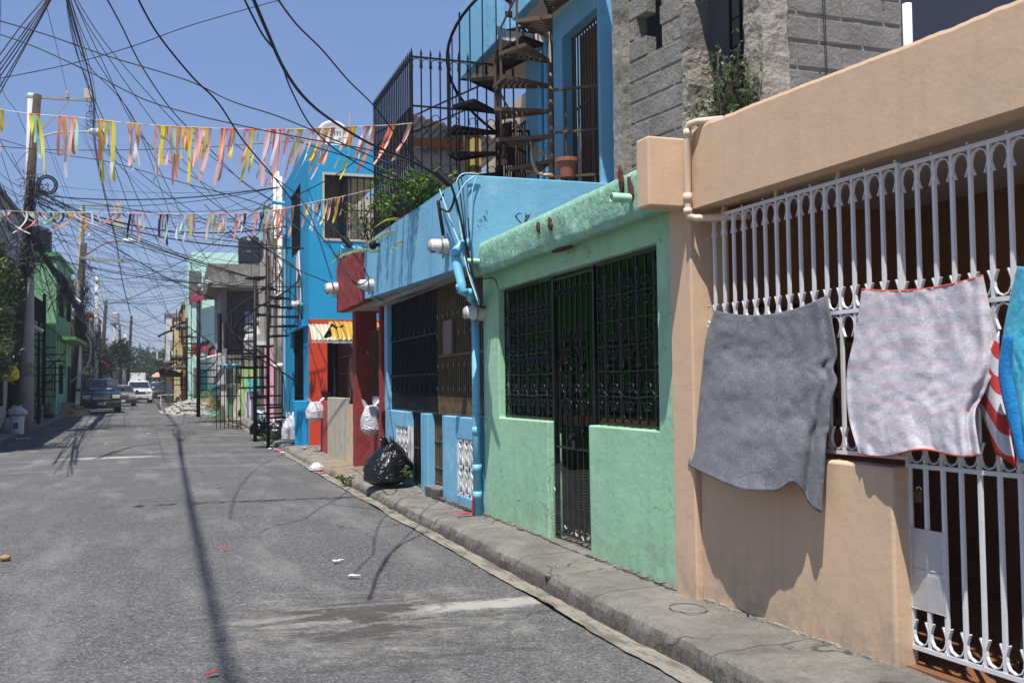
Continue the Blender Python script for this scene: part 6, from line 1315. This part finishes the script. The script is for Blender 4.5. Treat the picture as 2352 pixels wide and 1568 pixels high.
for i,(px,y) in enumerate(((566,43.0),)):
    m=MB(); m.grid(lambda u,v:PY(563+20*u,900+62*v,43-.08*math.sin(u*12)),12,6); one(m,'bed_sheet',M('lilac_sheet',(.6,.58,.66),.95),'pale lilac sheet drying in front of the lime green wall','sheet',solid=.01)
# ================================================================ BUNTING
RC={'coral':(.86,.25,.17),'salmon':(.95,.50,.40),'yellow':(.88,.72,.05),'mint':(.50,.85,.58),'white':(.75,.74,.75),'red':(.60,.03,.03),'magenta':(.55,.01,.25),'orange':(.9,.4,.12),'lav':(.62,.58,.78),'purple':(.25,.04,.4),'dark':(.04,.02,.06),'mauve':(.45,.25,.28)}
def rmat(c):
    n='ribbon_'+c
    if n in MATS: return MATS[n]
    g=NG(n); g.b.inputs['Base Color'].default_value=(*RC[c],1); g.b.inputs['Roughness'].default_value=.28; tr=g.n('ShaderNodeBsdfTranslucent'); tr.inputs[0].default_value=(*RC[c],1); mx=g.n('ShaderNodeMixShader'); mx.inputs[0].default_value=.35; g.l(g.b.outputs[0],mx.inputs[1]); g.l(tr.outputs[0],mx.inputs[2]); g.l(mx.outputs[0],g.o.inputs[0]); MATS[n]=g.m; return g.m
def ribbon(par,p,L,w_,c,lean,seed,curl=0):
    rg=random.Random(seed); n=14; m=MB(); tw=rg.uniform(-1.,1.)*rg.choice((.6,1.2,3.5)); ph=rg.uniform(0,6); V=[];F=[]
    pos=V3(p); dirn=Vector((lean*.15,0,-1)).normalized(); 
    for k in range(n+1):
        t=k/n; a=ph*.15+tw*t*1.6+.4*math.sin(t*5+ph)
        side=Vector((math.cos(a),math.sin(a)*.9,.12*math.sin(ph+t*3)))*w_/2*(1 if t<.97 else .6)
        V+=[pos-side,pos+side]
        l=lean*(.6+.5*t)+.10*math.sin(t*5+ph)+curl*t*2.2; dd=Vector((l,.15*math.sin(t*4+ph*2),-1)).normalized(); pos=pos+dd*L/n
    m.add(V,[(2*k,2*k+1,2*k+3,2*k+2) for k in range(n)]); m.build('ribbon',rmat(c),par,smooth=True)
def bunting(label,line,y,clusters,pal,Lr,w_,leanf,seed,curlf=None,ycol=None):
    t=thing('ribbon_bunting',label,'bunting',PY(*line[0],y)); pts=spline([PY(a,b,y) for a,b in line],10); m=MB(); m.tube(pts,.004,4); m.build('string',PVW,t)
    rg=random.Random(seed); n=0
    def at(px):
        best=None
        for i in range(len(line)-1):
            if line[i][0]<=px<=line[i+1][0]: f=(px-line[i][0])/(line[i+1][0]-line[i][0]); return line[i][1]+f*(line[i+1][1]-line[i][1])
        return line[-1][1] if px>line[0][0] else line[0][1]
    for (x0,x1,k) in clusters:
        m=MB(); m.tube([PY(x0,at(x0),y),PY((x0+x1)/2,at((x0+x1)/2)+1,y),PY(x1,at(x1),y)],w_*.22,5); m.build('knotted_band',rmat(rg.choice(pal[:3])),t)
        for j in range(k):
            px=x0+(x1-x0)*(j+.5)/k+rg.uniform(-2,2); L=rg.uniform(*Lr)
            if rg.random()<.2: L*=.6
            ribbon(t,PY(px,at(px),y-.01*rg.random()),L,w_*rg.uniform(.75,1.1),rg.choice(pal),leanf(px)+rg.gauss(0,.07),rg.randrange(10**6),curlf(px,rg) if curlf else 0); n+=1
    return n
n1=bunting('upper ribbon bunting of coral, yellow and mint streamers strung across the street',[(-40,246),(75,262),(160,268),(240,277),(310,284),(400,291),(560,297),(690,297),(790,292),(860,289),(905,287),(945,283)],12.9,
 [(-8,10,2),(68,92,5),(133,178,7),(225,262,6),(296,322,5),(358,388,5),(388,435,8),(440,485,6),(507,545,6),(560,595,6),(612,655,7),(662,696,5),(712,738,5),(742,770,5),(790,820,5),(835,862,5),(893,908,4),(938,947,2)],
 ['coral','salmon','yellow','mint','salmon','white','yellow','orange','salmon','white','coral','yellow'],(.42,.78),.042,lambda px:-.02 if px<350 else -.02-.0009*(px-350),5)
n2=bunting('lower ribbon bunting with pastel and purple streamers, wind curled at its left end',[(-40,483),(20,484),(90,488),(190,487),(280,490),(380,491),(470,491),(560,490),(650,480),(700,468),(790,450),(850,436)],24.0,
 [(-6,22,5),(50,100,7),(110,170,6),(150,230,6),(255,285,5),(298,335,5),(364,388,5),(412,448,6),(478,522,8),(540,566,4),(586,622,7),(622,676,8),(700,725,5),(730,765,7),(768,790,4)],
 ['salmon','lav','mint','white','yellow','coral','dark','mauve','yellow','orange','salmon','white'],(.42,.78),.056,lambda px:.25 if px<240 else -.05-.0004*(px-250),9,lambda px,rg:rg.choice((-1,1,1.))*rg.uniform(.5,2.4) if px<290 else 0)
# ================================================================ CABLES
WI=[0]
def wire(pts,r,label=None,mat=CABL,name='overhead_cable',group='overhead cables',n=8,sides=5):
    P=spline([PD(*p) for p in pts],n); m=MB(); m.tube(P,r,sides,cap=False)
    c=P[0]; m.v=[tuple(Vector(v)-c) for v in m.v]; o=m.build(name,mat,smooth=True); o.location=c
    tag(o,label or 'thin black cable among many crossing the sky over the street','cable',group); WI[0]+=1; return o
W=wire
def wworld(P,r,label,n=6,sides=6,group='overhead cables'):
    m=MB(); P=spline(P,n); m.tube(P,r,sides,cap=False); c=P[0]; m.v=[tuple(Vector(v)-c) for v in m.v]; o=m.build('overhead_cable',CABL,smooth=True); o.location=c; return tag(o,label,'cable',group)
X37=PY(204,232,37).x
rb=random.Random(5)
for i in range(5):
    dx,dz=(0,0) if i==0 else (rb.gauss(0,.03),rb.gauss(0,.03)); P=[]
    for y,z in ((-14,12.0),(-6,11.75),(2,11.6),(10,11.55),(18,11.6),(27,11.75),(36.8,11.9)): P.append(Vector((X37+.12+dx*(1 if i else 0)+.012*(y-37)*-.1+(.05*math.sin(y*.8+i) if i else 0),y,z+dz+(.05*math.cos(y*.9+i) if i else 0))))
    for (px,py,d) in ((218,330,44),(245,465,56),(268,560,70),(280,640,86),(300,722,112)): q=PD(px,py,d); P.append(q+Vector((dx,0,dz))*1.3)
    wworld(P,.025 if i==0 else .010,'thick twisted cable bundle running down the middle of the street over the poles' if i==0 else 'thin cable lashed loosely to the thick street bundle',sides=6)
JX=Vector((X37+.1,27.0,12.0))
W([(308,-20,9),(360,75,9.5),(440,175,10),(500,235,10.5),(560,325,11.5),(640,420,13),(700,500,15)],.0095,'thick black cable dropping steeply from the top towards the azure house')
W([(552,-20,7),(600,75,7.5),(640,130,8),(668,205,9),(715,290,10.5),(780,350,11.5),(880,405,12.6),(960,425,13)],.008,'cable falling from the top centre to the terrace railing')
W([(574,-20,6),(612,70,6.5),(652,158,7.2),(700,225,8),(760,275,8.8),(850,330,9.6),(940,368,10),(1010,405,10.3),(1032,418,10.3)],.0125,'thickest black service cable sweeping to the corner of the light blue beam')
W([(625,-20,7),(680,55,8),(740,115,9),(800,185,10),(860,245,11),(925,330,11.6),(985,395,12)],.008,'cable crossing the open sky right of the bunting')
W([(-20,43,12),(100,78,12),(250,130,12),(430,185,12),(530,232,12),(640,268,11.5),(760,318,11),(860,362,10.5),(960,398,10.5),(1028,420,10.4)],.008,'upper of two long black cables sagging from the top left to the beam corner')
W([(-20,73,12),(80,108,12),(210,168,12),(330,228,12),(440,262,12),(560,290,11.8),(700,318,11.5),(850,345,11),(960,380,10.6),(1030,416,10.4)],.0075,'lower of two long black cables sagging from the top left to the beam corner')
W([(-20,184,16),(150,150,16),(300,108,16),(450,55,16),(680,-10,16)],.0075,'lone dark cable rising from the left across the bunting sky')
W([(236,-20,10),(278,58,12),(330,160,14),(400,260,17),(470,330,20),(560,420,24),(640,470,27)],.010,'cable falling from the top left past the upper bunting')
for i,(b_,c) in enumerate([((230,130),(335,325)),((250,110),(420,300)),((190,130),(300,260)),((175,120),(262,330)),((172,100),(215,240)),((215,80),(360,290)),((205,110),(318,300))]):
    e=[(640,520,34),(640,470,31),(500,640,46),(430,690,60),(395,740,80),(590,560,38),(460,660,52)][i]
    m1=(c[0]*.45+e[0]*.55,c[1]*.45+e[1]*.55+10,42)
    wworld([JX,PD(*b_,30),PD(*c,34),PD(m1[0],m1[1],36+i),PD(*e)],.013,'cable of the fan spreading from the top of the picture over the bunting',8,5)
for i,(a,b) in enumerate([((130,-10),(-20,232)),((133,-10),(-20,205)),((128,-10),(-20,190)),((126,-10),(-20,250)),((110,-10),(-10,140)),((124,-10),(-20,175))]):
    wworld([JX,PD((a[0]+b[0])/2+6,(a[1]+b[1])/2-14,24),PD(*b,20)],.015,'black cable of the bundle slanting down to the left edge near the top',8,5)
W([(100,-10,18),(118,60,22),(138,140,28),(156,222,37)],.008,'thin wire coming down to the insulator on the long crossarm'); W([(2,-10,30),(2,190,33),(40,260,36),(65,320,37)],.01)
m=None
rg=random.Random(99)
# service drops
for pts,r in [([(700,500,16),(760,570,14),(815,650,12.5),(848,640,15.8)],.01),([(-20,335,24),(150,345,26),(400,342,28),(600,330,30),(820,315,26)],.01),
 ([(0,320,34),(120,352,36),(250,372,32),(420,420,28),(600,470,25),(690,530,24)],.013),([(540,330,26),(620,400,24),(700,470,22),(762,640,18.6)],.013),
 ([(430,420,26),(560,520,24),(650,600,22),(752,648,18.9)],.012),([(470,470,30),(560,560,28),(640,640,27),(683,688,25)],.013),([(520,500,36),(600,530,32),(700,560,28),(840,566,26)],.015),([(500,540,36),(620,562,32),(720,575,28),(835,578,24)],.015),
 ([(700,470,22),(790,548,18),(850,640,15.9)],.011),([(665,455,26),(720,430,25),(790,390,24),(850,340,23)],.013),([(640,300,13),(700,330,13),(860,380,12),(940,425,12)],.009)]:
    W(pts,r)
# dense web over the far street: from the left poles to the right fronts
src=[(75,430,37),(70,450,37),(78,520,37),(72,570,37),(110,600,40),(190,600,56),(190,690,56),(186,640,56),(205,300,38),(245,470,56),(268,560,60),(220,680,84),(240,700,90),(268,640,80)]
dst=[(640,470,31),(625,520,33),(640,600,31),(600,640,36),(590,560,40),(560,640,44),(500,640,44),(480,600,50),(440,640,58),(430,690,60),(400,720,80),(395,760,90),(690,700,25.5),(560,690,43),(470,800,55),(430,820,62),(390,830,95),(655,410,30),(600,460,38),(350,740,110)]
for i in range(66):
    a=rg.choice(src); b=rg.choice(dst); sg=rg.uniform(5,45); dx=rg.uniform(-8,8)
    A=PD(*a)+Vector((rg.uniform(-.3,.3),0,rg.uniform(-.6,.6))); B=PD(*b)+Vector((rg.uniform(-.3,.3),rg.uniform(-1,1),rg.uniform(-.5,.5)))
    s=rg.choice((.004,.01,.02,.035,.05))*(B-A).length; P=[A.lerp(B,k/14)-EZ*s*4*(k/14)*(1-k/14) for k in range(15)]; m=MB(); m.tube(P,rg.choice((.006,.008,.010,.014)),4,cap=False); m.v=[tuple(Vector(v)-A) for v in m.v]; o=m.build('overhead_cable',CABL,smooth=True); o.location=A; tag(o,'thin black cable in the tangled web over the far half of the street','cable','web of thin cables over the far street')
# runs along the street between poles
for i in range(16):
    xo=rg.uniform(-.5,1.8); z0=rg.uniform(5.5,10.5)
    P=[Vector((-5+xo,37,z0)),Vector((-5+xo,56,z0+rg.uniform(-1,.5))),Vector((-5.6+xo,86,z0+rg.uniform(-1.5,.5))),Vector((-5.6+xo,112,z0+rg.uniform(-2,0)))]
    Q=[]
    for a,b in zip(P,P[1:]):
        for k in range(10): t=k/10; Q.append(a.lerp(b,t)-EZ*rg.uniform(.9,1.1)*.028*(b-a).length*4*t*(1-t))
    Q.append(P[-1]); m=MB(); m.tube(Q,rg.choice((.008,.011,.015)),4,cap=False); A=P[0]; m.v=[tuple(Vector(v)-A) for v in m.v]; o=m.build('overhead_cable',CABL,smooth=True); o.location=A; tag(o,'long black cable strung from pole to pole down the left side','cable','pole to pole cables on the left')
for i in range(26):   # radiating from the first pole to the left edge and out over the street
    a=PD(75+rg.uniform(-6,10),rg.uniform(420,600),36.5); b=PD(rg.uniform(-60,-10),rg.uniform(250,640),rg.uniform(16,30)); s=.03*(b-a).length
    P=[a.lerp(b,k/12)-EZ*s*4*(k/12)*(1-k/12) for k in range(13)]; m=MB(); m.tube(P,rg.choice((.009,.012,.016)),4,cap=False); m.v=[tuple(Vector(v)-a) for v in m.v]; o=m.build('overhead_cable',CABL,smooth=True); o.location=a; tag(o,'black cable leaving the first pole towards the left edge','cable','cables from the first pole to the left')
for i in range(14):   # from first pole crossing over to right houses near
    a=PD(78+rg.uniform(-4,10),rg.uniform(425,470),36.5); b=PD(*rg.choice([(660,520,28),(590,640,36),(700,570,26),(640,430,30),(500,690,45)])); s=rg.uniform(.01,.05)*(b-a).length
    P=[a.lerp(b,k/14)-EZ*s*4*(k/14)*(1-k/14) for k in range(15)]; m=MB(); m.tube(P,rg.choice((.011,.016,.02)),4,cap=False); m.v=[tuple(Vector(v)-a) for v in m.v]; o=m.build('overhead_cable',CABL,smooth=True); o.location=a; tag(o,'black cable crossing from the first pole to the houses on the right','cable','cables from the first pole to the right')
m=MB()
# coiled splice on the thickest cable
for (a,b) in (((1000,392,10.3),(1035,425,10.3)),):
    A,B=PD(*a),PD(*b); d=(B-A).normalized(); u_=d.orthogonal().normalized(); v_=d.cross(u_); m.tube([A.lerp(B,k/60)+(u_*math.cos(k*1.05)+v_*math.sin(k*1.05))*.035 for k in range(61)],.012,5)
one(m,'cable_splice',CABL,'coiled splice on the thickest cable at the corner of the blue beam','cable splice',smooth=True)
A,B=PD(788,545,16),PD(806,566,16); m=MB(); d=(B-A).normalized(); u_=d.orthogonal().normalized(); v_=d.cross(u_); m.tube([A.lerp(B,k/60)+(u_*math.cos(k*1.05)+v_*math.sin(k*1.05))*.04 for k in range(61)],.014,5); one(m,'cable_splice',CABL,'coiled splice on the cable above the dark red canopy','cable splice',smooth=True)
W([(1035,422,10.3),(1050,470,10.5),(1070,560,10.6),(1098,692,11.0),(1115,705,11)],.014,'black service cable running down past the blue pipe to the meter on the mint pillar',name='service_cable')
W([(1110,640,11),(1135,640,10.6),(1145,665,10.2),(1152,690,10.1)],.007,'thin cable looping along the mint wall above the left grille',name='service_cable')
W([(848,668,15.9),(880,690,15.6),(950,676,14),(1000,655,13),(1060,620,11.9)],.01,'black cable hung along the underside of the light blue beam',name='service_cable')
# haze over the far street
hz=MB(); hz.box(-270,270,-40,1010,-1.6,26)
g=bpy.data.materials.new('haze'); g.use_nodes=True; nt=g.node_tree; nt.nodes.remove(nt.nodes['Principled BSDF']); pv=nt.nodes.new('ShaderNodeVolumePrincipled'); pv.inputs['Color'].default_value=(.78,.86,1,1); pv.inputs['Density'].default_value=.0007; pv.inputs['Anisotropy'].default_value=.2; nt.links.new(pv.outputs[0],nt.nodes['Material Output'].inputs['Volume'])
hz.build('haze',g); tag(SC.objects['haze'],kind='stuff')
